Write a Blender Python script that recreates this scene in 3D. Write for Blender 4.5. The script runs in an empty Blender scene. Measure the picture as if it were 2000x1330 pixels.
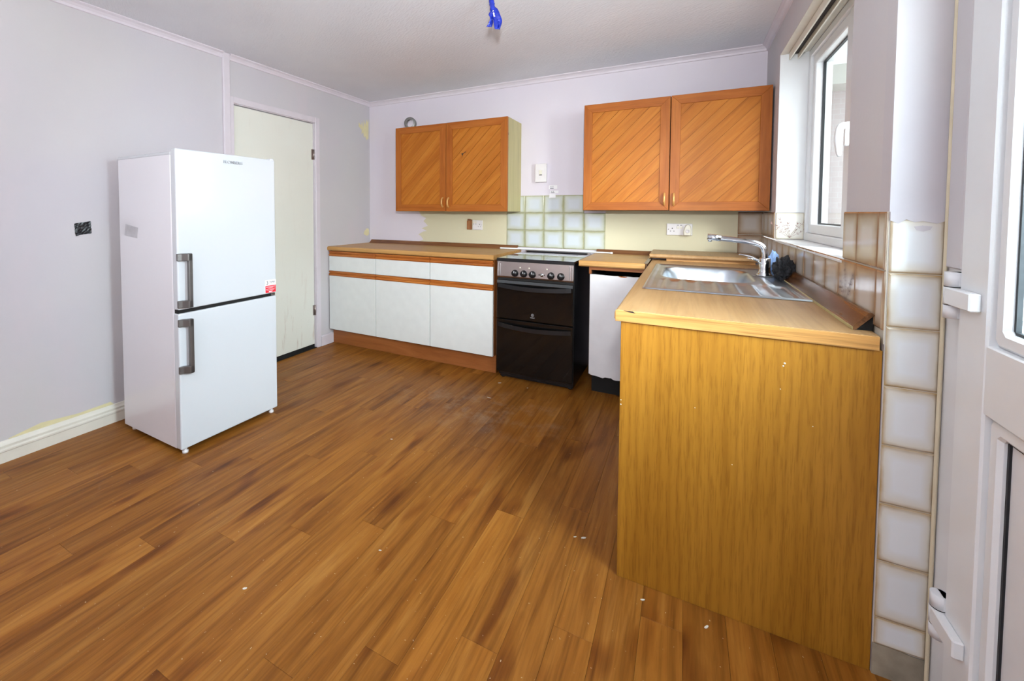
import bpy, bmesh, math, random
from mathutils import Vector, Matrix, noise

random.seed(7)
SC = bpy.context.scene
COL = SC.collection

# ------------------------------------------------------------------ camera
F_PX, CX, CY = 837.496, 898.204, 446.048
CAM = Vector((2.9086, -3.5124, 1.2175))
YAW, PIT, ROL = 0.48488, 0.037856, 0.003226
fw = Vector((-math.sin(YAW), math.cos(YAW), 0)); rt = Vector((math.cos(YAW), math.sin(YAW), 0)); up = Vector((0, 0, 1))
f2 = fw * math.cos(PIT) - up * math.sin(PIT); u2 = up * math.cos(PIT) + fw * math.sin(PIT)
r3 = rt * math.cos(ROL) + u2 * math.sin(ROL); u3 = u2 * math.cos(ROL) - rt * math.sin(ROL)
cam_d = bpy.data.cameras.new('camera'); cam = bpy.data.objects.new('camera', cam_d); COL.objects.link(cam)
cam.matrix_world = Matrix(((r3.x, u3.x, -f2.x, CAM.x), (r3.y, u3.y, -f2.y, CAM.y), (r3.z, u3.z, -f2.z, CAM.z), (0, 0, 0, 1)))
cam_d.sensor_width = 36; cam_d.sensor_fit = 'HORIZONTAL'
cam_d.lens = F_PX / 2000 * 36
cam_d.shift_x = (1000 - CX) / 2000
cam_d.shift_y = (CY - 665) / 2000
cam_d.clip_start = 0.02
SC.camera = cam

# ------------------------------------------------------------------ world, lights, exposure
wd = bpy.data.worlds.new('overcast_sky'); SC.world = wd; wd.use_nodes = True
bgn = wd.node_tree.nodes['Background']
bgn.inputs['Color'].default_value = (0.86, 0.94, 1.0, 1); bgn.inputs['Strength'].default_value = 1.5

def light(name, kind, loc, target, energy, color=(1, 1, 1), **kw):
    l = bpy.data.lights.new(name, kind); l.energy = energy; l.color = color
    for k, v in kw.items(): setattr(l, k, v)
    o = bpy.data.objects.new(name, l); COL.objects.link(o); o.location = loc
    o.rotation_euler = (Vector(target) - Vector(loc)).to_track_quat('-Z', 'Y').to_euler()
    return o
# the photographer's flash above the camera, tilted up at the back wall
light('camera_flash', 'SPOT', (2.94, -3.50, 1.50), (.75, 0, 2.3), 215, (.94, .975, 1), spot_size=math.radians(108), spot_blend=1, shadow_soft_size=.04)
light('flash_bounce_fill', 'SPOT', (2.80, -3.50, 1.52), (1.9, -4.4, 2.1), 285, (.94, .975, 1), spot_size=math.radians(130), spot_blend=.6, shadow_soft_size=.035)  # second spot, added for fill bounced off the rear wall
# daylight in the glazed part of the back door and in the kitchen window
light('door_daylight', 'AREA', (4.35, -2.95, 1.95), (2.6, -2.35, .95), 225, (.95, .98, 1), shape='RECTANGLE', size=1.5, size_y=1.3, spread=math.radians(95))
light('window_daylight', 'AREA', (3.75, -.95, 1.65), (2.4, -1.0, 1.1), 6, (.93, .97, 1), shape='RECTANGLE', size=1.1, size_y=.95)

SC.view_settings.view_transform = 'Standard'; SC.view_settings.look = 'None'
SC.view_settings.gamma = 1; SC.view_settings.use_curve_mapping = False
SC.view_settings.exposure = 0.19

# ------------------------------------------------------------------ material helpers
def srgb(r, g, b):
    f = lambda c: (c / 255 / 12.92) if c / 255 <= .04045 else ((c / 255 + .055) / 1.055) ** 2.4
    return (f(r), f(g), f(b), 1)

class NT:
    def __init__(s, name):
        s.m = bpy.data.materials.new(name); s.m.use_nodes = True; s.t = s.m.node_tree; s.b = s.t.nodes['Principled BSDF']
    def n(s, typ, **kw):
        nd = s.t.nodes.new(typ)
        for k, v in kw.items():
            if k in nd.inputs.keys() if isinstance(k, str) else False: nd.inputs[k].default_value = v
            else: setattr(nd, k, v)
        return nd
    def l(s, a, b): s.t.links.new(a, b)
    def ramp(s, fac, stops):
        r = s.n('ShaderNodeValToRGB'); e = r.color_ramp.elements
        while len(e) > 1: e.remove(e[0])
        e[0].position = stops[0][0]; e[0].color = stops[0][1]
        for p, c in stops[1:]:
            x = e.new(p); x.color = c
        s.l(fac, r.inputs[0]); return r.outputs[0]
    def coords(s, scale=(1, 1, 1), rot=(0, 0, 0), rnd=0.0, kind='Object'):
        tc = s.n('ShaderNodeTexCoord'); v = tc.outputs[kind]
        if rnd:
            oi = s.n('ShaderNodeObjectInfo'); mm = s.n('ShaderNodeMath', operation='MULTIPLY'); mm.inputs[1].default_value = rnd
            s.l(oi.outputs['Random'], mm.inputs[0]); ad = s.n('ShaderNodeVectorMath', operation='ADD'); s.l(v, ad.inputs[0]); s.l(mm.outputs[0], ad.inputs[1]); v = ad.outputs[0]
        if any(rot):
            mr = s.n('ShaderNodeMapping'); mr.inputs['Rotation'].default_value = rot; s.l(v, mr.inputs[0]); v = mr.outputs[0]
        mp = s.n('ShaderNodeMapping'); mp.inputs['Scale'].default_value = scale
        s.l(v, mp.inputs[0]); return mp.outputs[0]
    def noise(s, vec, scale, detail=3, rough=.5, dist=0):
        k = s.n('ShaderNodeTexNoise'); k.inputs['Scale'].default_value = scale; k.inputs['Detail'].default_value = detail
        k.inputs['Roughness'].default_value = rough; k.inputs['Distortion'].default_value = dist
        s.l(vec, k.inputs['Vector']); return k.outputs['Fac']
    def mix(s, fac, a, b, mode='MIX'):
        x = s.n('ShaderNodeMix', data_type='RGBA', blend_type=mode)
        for sock, v in ((x.inputs['Factor'], fac), (x.inputs[6], a), (x.inputs[7], b)):
            if hasattr(v, 'links'): s.l(v, sock)
            else: sock.default_value = v
        return x.outputs[2]
    def bump(s, h, strength, dist=.01):
        b = s.n('ShaderNodeBump'); b.inputs['Strength'].default_value = strength; b.inputs['Distance'].default_value = dist
        s.l(h, b.inputs['Height']); s.l(b.outputs[0], s.b.inputs['Normal'])
    def set(s, col=None, rough=None, metal=None, spec=None, coat=None):
        def p(k, v):
            if hasattr(v, 'links'): s.l(v, s.b.inputs[k])
            else: s.b.inputs[k].default_value = v
        if col is not None: p('Base Color', col)
        if rough is not None: p('Roughness', rough)
        if metal is not None: p('Metallic', metal)
        if spec is not None: p('Specular IOR Level', spec)
        if coat is not None: p('Coat Weight', coat)
        return s.m

def plain(name, c, rough=.5, metal=0, spec=.5, var=.06, scale=30, bump=0, coat=None):
    t = NT(name); v = t.coords(); f = t.noise(v, scale, 4)
    c = srgb(*c); d = tuple(x * (1 - var) for x in c[:3]) + (1,); e = tuple(min(1, x * (1 + var)) for x in c[:3]) + (1,)
    t.set(t.ramp(f, [(.3, d), (.7, e)]), rough, metal, spec, coat)
    if bump: t.bump(f, bump, .004)
    return t.m

def wood(name, dark, mid, lite, axis=1, rnd=9.0, scale=1.0, stretch=14, rough=.4, spec=.4, bumpk=.06, pores=.5, rot=(0, 0, 0), ring=1.0, objvar=0.0):
    """grain runs along `axis` of the object coordinates"""
    t = NT(name); sc = [stretch, stretch, stretch]; sc[axis] = 1.0
    v = t.coords(scale=tuple(x * scale for x in sc), rot=rot, rnd=rnd)
    a = t.noise(v, 1.1, 5, .6, 1.6 * ring)
    sc2 = [stretch * 9, stretch * 9, stretch * 9]; sc2[axis] = 3.5
    v2 = t.coords(scale=tuple(x * scale for x in sc2), rot=rot, rnd=rnd); b = t.noise(v2, 1.0, 3, .6)
    base = t.ramp(a, [(.28, srgb(*dark)), (.47, srgb(*mid)), (.70, srgb(*lite))])
    pr = t.ramp(b, [(.36, (1 - pores, 1 - pores, 1 - pores, 1)), (.52, (1, 1, 1, 1))])
    c = t.mix(1.0, base, pr, 'MULTIPLY')
    if objvar:
        oi = t.n('ShaderNodeObjectInfo')
        rr = t.ramp(oi.outputs['Random'], [(0, (1 - objvar, 1 - objvar * 1.05, 1 - objvar * 1.15, 1)), (1, (1 + objvar, 1 + objvar, 1 + objvar, 1))])
        c = t.mix(1.0, c, rr, 'MULTIPLY')
    t.set(c, rough, 0, spec)
    if bumpk: t.bump(b, bumpk, .002)
    return t.m

# ------------------------------------------------------------------ materials
def painted_wall(name, c1, c2, c3, bump=.12):
    t = NT(name); v = t.coords(); w = t.noise(v, 1.1, 3, .5); f = t.noise(v, 60, 4)
    v2 = t.coords(scale=(1, 1, .35)); w2 = t.noise(v2, 3.2, 4, .65)
    c = t.mix(t.ramp(w, [(.35, (0, 0, 0, 1)), (.62, (1, 1, 1, 1))]), srgb(*c1), srgb(*c2))
    c = t.mix(t.ramp(w2, [(.52, (0, 0, 0, 1)), (.75, (.55, .55, .55, 1))]), c, srgb(*c3))
    t.set(c, .62, 0, .3); t.bump(f, bump, .003); return t.m
M = {}
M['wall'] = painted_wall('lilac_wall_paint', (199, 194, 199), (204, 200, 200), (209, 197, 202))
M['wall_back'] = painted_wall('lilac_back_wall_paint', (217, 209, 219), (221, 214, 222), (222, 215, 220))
def ceiling_mat():
    t = NT('textured_ceiling_paint'); v = t.coords(scale=(1, 3.2, 1), rot=(0, 0, .5)); f = t.noise(v, 26, 5, .6, .6)
    v2 = t.coords(); w = t.noise(v2, 2.2, 3)
    t.set(t.ramp(w, [(.3, srgb(226, 226, 232)), (.7, srgb(233, 233, 238))]), .55, 0, .4); t.bump(f, .5, .008); return t.m
M['ceiling'] = ceiling_mat()
M['coving'] = plain('coving_paint', (220, 212, 219), .5, var=.03, scale=8)
M['cream'] = painted_wall('cream_paint', (214, 206, 176), (209, 203, 174), (213, 204, 171), .06)
M['yellow_patch'] = plain('bare_yellow_plaster', (222, 212, 166), .7, var=.05, scale=20)
M['trimwhite'] = plain('lilac_gloss_paint', (214, 206, 212), .4, var=.03, scale=12)
M['skirt'] = plain('cream_gloss_paint', (224, 219, 206), .35, var=.05, scale=9)
def door_mat():
    t = NT('scuffed_door_paint'); v = t.coords(); a = t.noise(v, 1.6, 3); v2 = t.coords(scale=(6, 9, 1.4)); b = t.noise(v2, 3, 5, .7); 
    c = t.ramp(a, [(.3, srgb(222, 222, 211)), (.7, srgb(228, 228, 218))])
    tc = t.n('ShaderNodeTexCoord'); sx = t.n('ShaderNodeSeparateXYZ'); t.l(tc.outputs['Object'], sx.inputs[0])
    zr = t.ramp(sx.outputs['Z'], [(.1, (1, 1, 1, 1)), (.75, (.12, .12, .12, 1))])
    sc = t.mix(1.0, t.ramp(b, [(.56, (0, 0, 0, 1)), (.72, (.7, .7, .7, 1))]), zr, 'MULTIPLY')
    t.set(t.mix(sc, c, srgb(192, 174, 160)), .38, 0, .45); return t.m
M['door'] = door_mat()
M['beadtan'] = plain('yellowed_sealant', (206, 194, 166), .5, var=.08, scale=12)
M['upvc'] = plain('white_upvc', (230, 232, 234), .28, var=.02, scale=6)
M['upvc_dirty'] = plain('dirty_white_upvc', (224, 225, 228), .33, var=.05, scale=7)
M['gasket'] = plain('black_rubber_gasket', (18, 22, 28), .5)
M['black'] = plain('black_void', (12, 11, 10), .8)
M['dark'] = plain('dark_carcass', (38, 28, 22), .7)
M['steel'] = plain('brushed_steel', (170, 160, 156), .33, 1.0, var=.08, scale=4)
M['steel_sink'] = plain('sink_steel', (204, 212, 220), .30, 1.0, var=.08, scale=9, bump=.08)
M['chrome'] = plain('chrome', (214, 216, 220), .1, 1.0, var=.03)
M['white_lam'] = plain('white_laminate', (222, 225, 222), .35, var=.025, scale=14, bump=.03)
M['white_door'] = plain('white_laminate_door', (218, 217, 220), .35, var=.03, scale=14)
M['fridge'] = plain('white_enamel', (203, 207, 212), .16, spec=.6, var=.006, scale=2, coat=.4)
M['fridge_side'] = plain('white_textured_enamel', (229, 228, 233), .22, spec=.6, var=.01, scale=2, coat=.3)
M['fridge_grey'] = plain('grey_metal_handle', (112, 108, 106), .38, .75, var=.05)
M['grey_tape'] = plain('grey_tape_residue', (190, 189, 193), .5)
M['logo'] = plain('shaded_white_letters', (168, 172, 178), .3, .3, var=.03)  # white raised letters, greyed to paint in their relief shading
M['ink'] = plain('dark_ink', (70, 66, 74), .6)
M['red'] = plain('red_sticker', (222, 42, 58), .35, var=.03)
M['paper'] = plain('white_paper', (238, 236, 238), .5, var=.02)
M['plastic'] = plain('white_plastic', (224, 219, 219), .3, var=.02)
M['plastic_cream'] = plain('cream_plastic', (222, 216, 200), .3, var=.03)
M['socket_hole'] = plain('socket_slot', (40, 36, 40), .7)
M['brass'] = plain('worn_brass', (206, 156, 92), .35, .3, var=.12)
M['black_gloss'] = plain('black_oven_glass', (11, 11, 11), .045, spec=.45, var=.2)
M['black_plastic'] = plain('black_plastic', (16, 16, 19), .35, spec=.5, var=.1)
M['hob'] = plain('black_ceramic_hob', (14, 15, 17), .05, spec=.7, var=.1, coat=.5)
M['hob_ring'] = plain('hob_ring_mark', (70, 72, 74), .2, var=.05)
M['tape_black'] = plain('black_tape', (20, 20, 24), .3, var=.3, scale=60, bump=.6)
M['blue'] = plain('blue_plastic_film', (22, 44, 158), .18, spec=.6, var=.25, scale=60, bump=.3)
M['cloth_black'] = plain('black_cloth', (34, 35, 39), .9, var=.3, scale=70, bump=.5)
M['cloth_blue'] = plain('pale_blue_cloth', (150, 182, 226), .8, var=.15, scale=60, bump=.4)
M['grout'] = plain('grout', (200, 192, 176), .9, var=.06)
M['render'] = plain('bare_mouldy_plaster', (150, 140, 122), .9, var=.25, scale=18, bump=.4)
M['flake'] = plain('white_flake', (212, 206, 196), .8)
M['roll'] = plain('grey_tape_roll', (138, 136, 134), .4, .4, var=.1)
M['cab_side'] = wood('olive_side_laminate', (176, 164, 112), (190, 178, 124), (198, 186, 132), axis=2, stretch=20, pores=.06, bumpk=0)
M['oak'] = wood('orange_oak', (150, 80, 26), (166, 93, 33), (178, 106, 44), axis=2, stretch=12, pores=.14, rough=.42, spec=.22)
M['oak_h'] = wood('orange_oak_rail', (148, 78, 25), (164, 91, 32), (176, 104, 42), axis=0, stretch=12, pores=.14, rough=.42, spec=.22)
M['oak_board'] = wood('orange_oak_board', (160, 88, 24), (176, 104, 32), (188, 118, 44), axis=0, rot=(0, math.radians(45), 0), stretch=12, pores=.12, rough=.42, spec=.2, objvar=.03)
M['oak_rail'] = wood('honey_oak_grip', (136, 68, 20), (182, 104, 42), (212, 140, 66), axis=0, stretch=14, pores=.28, rough=.33)
M['plinth'] = wood('brown_plinth', (128, 72, 32), (146, 86, 42), (160, 98, 52), axis=0, stretch=9, pores=.12)
M['worktop'] = wood('oak_effect_worktop', (184, 136, 78), (194, 146, 86), (202, 156, 96), axis=0, stretch=16, pores=.14, rough=.4, spec=.3, ring=.6)
M['worktop_pen'] = wood('pale_oak_effect_worktop', (166, 128, 84), (176, 138, 93), (184, 147, 103), axis=1, stretch=10, pores=.10, rough=.42, spec=.35)
M['edge'] = wood('oak_edge_strip', (176, 122, 64), (194, 142, 80), (206, 158, 100), axis=0, stretch=16, pores=.38, rough=.4)
def panel_mat():
    t = NT('oak_effect_end_panel')
    v = t.coords(scale=(5.5, 1, .9)); a = t.noise(v, 1.2, 3, .5, .6)
    w = t.n('ShaderNodeTexWave', wave_type='BANDS', bands_direction='X'); w.inputs['Scale'].default_value = 9; w.inputs['Distortion'].default_value = 9; w.inputs['Detail'].default_value = 3; w.inputs['Detail Scale'].default_value = .7
    t.l(t.coords(scale=(1.2, 1, .28)), w.inputs['Vector'])
    f = t.noise(t.coords(scale=(260, 1, 13)), 1, 3, .6)
    c = t.ramp(a, [(.3, srgb(152, 101, 28)), (.5, srgb(160, 109, 33)), (.7, srgb(169, 117, 39))])
    c = t.mix(1, c, t.ramp(w.outputs['Fac'], [(.0, (.90, .88, .84, 1)), (.45, (1, 1, 1, 1)), (1, (1.03, 1.03, 1.03, 1))]), 'MULTIPLY')
    c = t.mix(1, c, t.ramp(f, [(.36, (.80, .77, .71, 1)), (.50, (1, 1, 1, 1))]), 'MULTIPLY')
    t.set(c, .42, 0, .32); t.bump(f, .05, .002); return t.m
M['panel'] = panel_mat()
M['strip'] = wood('dark_brown_strip', (48, 30, 18), (90, 56, 30), (124, 84, 50), axis=1, stretch=10, pores=.35, rough=.22)
M['strip_h'] = wood('dark_brown_strip_back', (86, 50, 28), (126, 80, 48), (150, 104, 66), axis=0, stretch=10, pores=.3, rough=.4)
M['block'] = wood('brown_timber_block', (120, 70, 40), (160, 106, 66), (186, 136, 92), axis=2, stretch=7, pores=.2)

def plank_mat():
    t = NT('vinyl_oak_plank')
    v = t.coords(scale=(9, .75, 9), rnd=23.0); a = t.noise(v, 1.3, 6, .62, 1.3)
    v2 = t.coords(scale=(110, 4, 110), rnd=23.0); b = t.noise(v2, 1, 3, .65)
    v4 = t.coords(scale=(34, 1.6, 34), rnd=11.0); st = t.noise(v4, 1, 4, .6, .8)
    v3 = t.coords(scale=(7.5, 2.2, 1), rnd=41.0); k = t.noise(v3, 1.4, 2, .35, .3)
    c = t.ramp(a, [(.22, srgb(98, 55, 16)), (.40, srgb(130, 79, 25)), (.56, srgb(144, 92, 34)), (.80, srgb(164, 114, 54))])
    c = t.mix(1, c, t.ramp(st, [(.32, (.70, .64, .56, 1)), (.50, (1, 1, 1, 1)), (.72, (1.12, 1.12, 1.1, 1))]), 'MULTIPLY')
    kn = t.ramp(k, [(.58, (1, 1, 1, 1)), (.67, (.74, .64, .54, 1)), (.75, (.45, .35, .28, 1))]); c = t.mix(1, c, kn, 'MULTIPLY')
    c = t.mix(1, c, t.ramp(b, [(.34, (.82, .79, .74, 1)), (.52, (1, 1, 1, 1))]), 'MULTIPLY')
    oi = t.n('ShaderNodeObjectInfo'); rr = t.ramp(oi.outputs['Random'], [(0, (.88, .86, .83, 1)), (.5, (1.02, 1.01, 1, 1)), (1, (1.16, 1.16, 1.14, 1))]); c = t.mix(1, c, rr, 'MULTIPLY')
    # dusty scuffed patch where a unit stood, with its own outline
    g = t.n('ShaderNodeNewGeometry'); mp = t.n('ShaderNodeMapping'); mp.inputs['Location'].default_value = (-1.78 / .8, 1.12 / .38, 0); mp.inputs['Scale'].default_value = (1 / .8, 1 / .38, 1)
    t.l(g.outputs['Position'], mp.inputs[0]); ln = t.n('ShaderNodeVectorMath', operation='LENGTH'); t.l(mp.outputs[0], ln.inputs[0])
    rad = t.ramp(ln.outputs['Value'], [(0, (1, 1, 1, 1)), (1, (0, 0, 0, 1))])
    def gn(scale, det, rough): 
        q = t.n('ShaderNodeTexNoise'); q.inputs['Scale'].default_value = scale; q.inputs['Detail'].default_value = det; q.inputs['Roughness'].default_value = rough; t.l(g.outputs['Position'], q.inputs['Vector']); return q.outputs['Fac']
    sp = t.ramp(gn(6, 8, .75), [(.48, (0, 0, 0, 1)), (.72, (.62, .62, .62, 1))]); dust = t.mix(1, rad, sp, 'MULTIPLY')
    c = t.mix(dust, c, srgb(178, 160, 138))
    spk = t.ramp(gn(95, 2, .5), [(.735, (0, 0, 0, 1)), (.76, (.7, .7, .7, 1))]); c = t.mix(spk, c, srgb(200, 180, 150))
    t.set(c, t.ramp(gn(3, 4, .6), [(.3, (.34, .34, .34, 1)), (.7, (.48, .48, .48, 1))]), 0, .2); t.bump(b, .05, .002); return t.m
M['plank'] = plank_mat()
M['plank_gap'] = plain('plank_gap', (84, 52, 26), .8)

def tile_mat(name, centre, mid, edge, e0=.45, e1=.78, e2=.98, motif=None, cloudy=.05, rough=.12):
    t = NT(name); tc = t.n('ShaderNodeTexCoord'); sx = t.n('ShaderNodeSeparateXYZ'); t.l(tc.outputs['UV'], sx.inputs[0])
    def edge_d(o):
        s = t.n('ShaderNodeMath', operation='SUBTRACT'); s.inputs[1].default_value = .5; t.l(o, s.inputs[0])
        a = t.n('ShaderNodeMath', operation='ABSOLUTE'); t.l(s.outputs[0], a.inputs[0])
        m = t.n('ShaderNodeMath', operation='MULTIPLY'); m.inputs[1].default_value = 2; t.l(a.outputs[0], m.inputs[0]); return m.outputs[0]
    mx = t.n('ShaderNodeMath', operation='SMOOTH_MAX'); mx.inputs[2].default_value = .25; t.l(edge_d(sx.outputs['X']), mx.inputs[0]); t.l(edge_d(sx.outputs['Y']), mx.inputs[1])
    oc = t.coords(rnd=31.0); nz = t.noise(oc, 14, 3); ad = t.n('ShaderNodeMath', operation='MULTIPLY_ADD'); ad.inputs[1].default_value = .22; t.l(nz, ad.inputs[0]); t.l(mx.outputs[0], ad.inputs[2])
    sb = t.n('ShaderNodeMath', operation='SUBTRACT'); sb.inputs[1].default_value = .11; t.l(ad.outputs[0], sb.inputs[0])
    c = t.ramp(sb.outputs[0], [(e0, srgb(*centre)), (e1, srgb(*mid)), (e2, srgb(*edge))])
    t.set(c, rough, 0, .5); return t.m
M['tile_green'] = tile_mat('white_tile_green_edges', (200, 206, 211), (192, 195, 182), (158, 158, 116), .42, .80, 1.0)
M['tile_col'] = tile_mat('white_tile_tan_edges', (224, 226, 228), (216, 211, 200), (170, 142, 100), .50, .84, 1.04)
M['tile_brown'] = tile_mat('beige_tile_brown_edges', (202, 192, 182), (186, 168, 146), (142, 104, 70), .40, .72, 1.0)
M['tile_reveal'] = tile_mat('white_flower_tile', (232, 230, 222), (228, 224, 210), (200, 186, 160), .7, .9, 1.05)
M['flower_dark'] = plain('dark_flower_print', (96, 66, 66), .4)
M['flower'] = plain('brown_flower_print', (150, 112, 104), .4)

def glass_mat(name, rough=0.0, tint=(1, 1, 1, 1), bump=False, trans=None):
    t = NT(name); t.t.nodes.remove(t.b); out = t.t.nodes['Material Output']
    g = t.n('ShaderNodeBsdfGlossy'); g.inputs['Roughness'].default_value = rough
    tr = t.n('ShaderNodeBsdfTransparent' if not bump else 'ShaderNodeBsdfTranslucent'); tr.inputs['Color'].default_value = tint
    fr = t.n('ShaderNodeFresnel'); fr.inputs['IOR'].default_value = 1.5
    mx = t.n('ShaderNodeMixShader'); t.l(fr.outputs[0], mx.inputs[0]); t.l(tr.outputs[0], mx.inputs[1]); t.l(g.outputs[0], mx.inputs[2])
    t.l(mx.outputs[0], out.inputs[0])
    ge = t.n('ShaderNodeNewGeometry'); iv = t.n('ShaderNodeMath', operation='SUBTRACT'); iv.inputs[0].default_value = 1; t.l(ge.outputs['Backfacing'], iv.inputs[1])
    fm = t.n('ShaderNodeMath', operation='MULTIPLY'); t.l(fr.outputs[0], fm.inputs[0]); t.l(iv.outputs[0], fm.inputs[1]); t.l(fm.outputs[0], mx.inputs[0])
    if bump:
        v = t.coords(); k = t.n('ShaderNodeTexVoronoi'); k.inputs['Scale'].default_value = 26; t.l(v, k.inputs['Vector'])
        w = t.noise(v, 34, 4, .6, 1.5); b = t.n('ShaderNodeBump'); b.inputs['Strength'].default_value = .9; b.inputs['Distance'].default_value = .02
        t.l(w, b.inputs['Height']); t.l(b.outputs[0], g.inputs['Normal'])
        tt = t.n('ShaderNodeBsdfTransparent'); tt.inputs[0].default_value = tint
        m2 = t.n('ShaderNodeMixShader'); r = t.ramp(w, [(.35, (.4, .4, .4, 1)), (.65, (.85, .85, .85, 1))]); t.l(r, m2.inputs[0]); t.l(tr.outputs[0], m2.inputs[1]); t.l(tt.outputs[0], m2.inputs[2])
        t.l(m2.outputs[0], mx.inputs[1])
    return t.m
M['glass'] = glass_mat('window_glass', 0.0, (.94, .97, .96, 1))
M['obscure'] = glass_mat('obscured_glass', .12, (.80, .88, .90, 1), True)
def brick_mat():
    t = NT('pale_painted_brick'); v = t.coords(scale=(1, 1, 1), rot=(math.radians(90), 0, 0)); k = t.n('ShaderNodeTexBrick'); t.l(v, k.inputs['Vector'])
    k.inputs['Scale'].default_value = 4.4; k.inputs['Color1'].default_value = srgb(232, 214, 210); k.inputs['Color2'].default_value = srgb(226, 206, 202); k.inputs['Mortar'].default_value = srgb(236, 226, 222); k.inputs['Mortar Size'].default_value = .012
    t.set(k.outputs['Color'], .8); return t.m
M['brick'] = brick_mat()
M['paving'] = plain('grey_paving', (150, 148, 144), .9, var=.15, scale=4)

# ------------------------------------------------------------------ geometry helpers
def new_bm(): return bmesh.new()
def box(bm, x0, x1, y0, y1, z0, z1, bev=0, seg=1):
    r = bmesh.ops.create_cube(bm, size=1); vs = r['verts']
    for v in vs: v.co = Vector((x0 + (v.co.x + .5) * (x1 - x0), y0 + (v.co.y + .5) * (y1 - y0), z0 + (v.co.z + .5) * (z1 - z0)))
    if bev:
        es = list({e for v in vs for e in v.link_edges}); bmesh.ops.bevel(bm, geom=es, offset=bev, segments=seg, affect='EDGES', profile=.5)
    return bm
def prism(bm, pts, axis, a0, a1, bev=0):
    """extrude a 2-D outline: axis 0 -> pts=(y,z), 1 -> (x,z), 2 -> (x,y)"""
    def P(p, a): return {0: (a, p[0], p[1]), 1: (p[0], a, p[1]), 2: (p[0], p[1], a)}[axis]
    A = [bm.verts.new(P(p, a0)) for p in pts]; B = [bm.verts.new(P(p, a1)) for p in pts]; n = len(pts)
    fs = [bm.faces.new(A), bm.faces.new(B[::-1])] + [bm.faces.new((A[i], B[i], B[(i + 1) % n], A[(i + 1) % n])) for i in range(n)]
    bmesh.ops.recalc_face_normals(bm, faces=bm.faces)
    if bev: bmesh.ops.bevel(bm, geom=list({e for f in fs for e in f.edges}), offset=bev, segments=1, affect='EDGES')
    return bm
def tube(bm, pts, r, seg=12, caps=True):
    pts = [Vector(p) for p in pts]; rs = r if isinstance(r, (list, tuple)) else [r] * len(pts); rings = []; prev = None
    for i, p in enumerate(pts):
        d = (pts[min(i + 1, len(pts) - 1)] - pts[max(i - 1, 0)]).normalized()
        if prev is None: prev = d.orthogonal().normalized()
        a = (prev - d * prev.dot(d)).normalized(); prev = a; b = d.cross(a)
        rings.append([bm.verts.new(p + (a * math.cos(2 * math.pi * k / seg) + b * math.sin(2 * math.pi * k / seg)) * rs[i]) for k in range(seg)])
    for i in range(len(rings) - 1):
        for k in range(seg):
            f = bm.faces.new((rings[i][k], rings[i][(k + 1) % seg], rings[i + 1][(k + 1) % seg], rings[i + 1][k])); f.smooth = True
    if caps: bm.faces.new(rings[0][::-1]); bm.faces.new(rings[-1])
    return bm
def smooth_path(pts, n=6):
    pts = [Vector(p) for p in pts]; out = []
    for i in range(len(pts) - 1):
        p0, p1, p2, p3 = pts[max(i - 1, 0)], pts[i], pts[i + 1], pts[min(i + 2, len(pts) - 1)]
        for k in range(n):
            t = k / n; out.append(.5 * ((2 * p1) + (p2 - p0) * t + (2 * p0 - 5 * p1 + 4 * p2 - p3) * t * t + (-p0 + 3 * p1 - 3 * p2 + p3) * t ** 3))
    out.append(pts[-1]); return out
def lathe(bm, c, prof, axis=2, seg=24):
    """prof: list of (radius, height) about an axis through c"""
    rings = []
    for r, h in prof:
        ring = []
        for k in range(seg):
            a = 2 * math.pi * k / seg; u, v = r * math.cos(a), r * math.sin(a)
            p = {0: (h, u, v), 1: (u, h, v), 2: (u, v, h)}[axis]; ring.append(bm.verts.new(Vector(c) + Vector(p)))
        rings.append(ring)
    for i in range(len(rings) - 1):
        for k in range(seg):
            f = bm.faces.new((rings[i][k], rings[i][(k + 1) % seg], rings[i + 1][(k + 1) % seg], rings[i + 1][k])); f.smooth = True
    closed = prof[0] == prof[-1]
    if prof[0][0] > 1e-5 and not closed: bm.faces.new(rings[0])
    if prof[-1][0] > 1e-5 and not closed: bm.faces.new(rings[-1])
    bmesh.ops.recalc_face_normals(bm, faces=bm.faces); return bm

def mk(name, bm, mat, parent=None, local=False, smooth=False):
    """one mesh object; vertices are given in world space unless local"""
    if parent is not None and not local:
        top = parent; off = Vector((0, 0, 0))
        while top is not None: off += Vector(top.location); top = top.parent
        for v in bm.verts: v.co -= off
    elif parent is None and not local:
        xs = [v.co for v in bm.verts]
        c = Vector(((min(v.x for v in xs) + max(v.x for v in xs)) / 2, (min(v.y for v in xs) + max(v.y for v in xs)) / 2, min(v.z for v in xs)))
        for v in bm.verts: v.co -= c
    me = bpy.data.meshes.new(name); bm.normal_update(); bm.to_mesh(me); bm.free()
    if smooth:
        for p in me.polygons: p.use_smooth = True
    o = bpy.data.objects.new(name, me); COL.objects.link(o); me.materials.append(M[mat] if isinstance(mat, str) else mat)
    if parent is not None: o.parent = parent
    elif not local: o.location = c
    return o
def bx(name, a, mat, parent=None, bev=.0, local=False, seg=1): return mk(name, box(new_bm(), *a, bev=bev, seg=seg), mat, parent, local)
def tag(o, label, cat, group=None):
    o['label'] = label; o['category'] = cat
    if group: o['group'] = group
    return o
def thing(name, loc, label, cat, group=None, rz=0):
    o = bpy.data.objects.new(name, None); COL.objects.link(o); o.location = loc; o.rotation_euler = (0, 0, rz); o.empty_display_size = .1
    return tag(o, label, cat, group)
def struct(o, label=None, cat=None):
    o['kind'] = 'structure'
    if label: o['label'] = label
    if cat: o['category'] = cat
    return o
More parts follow.
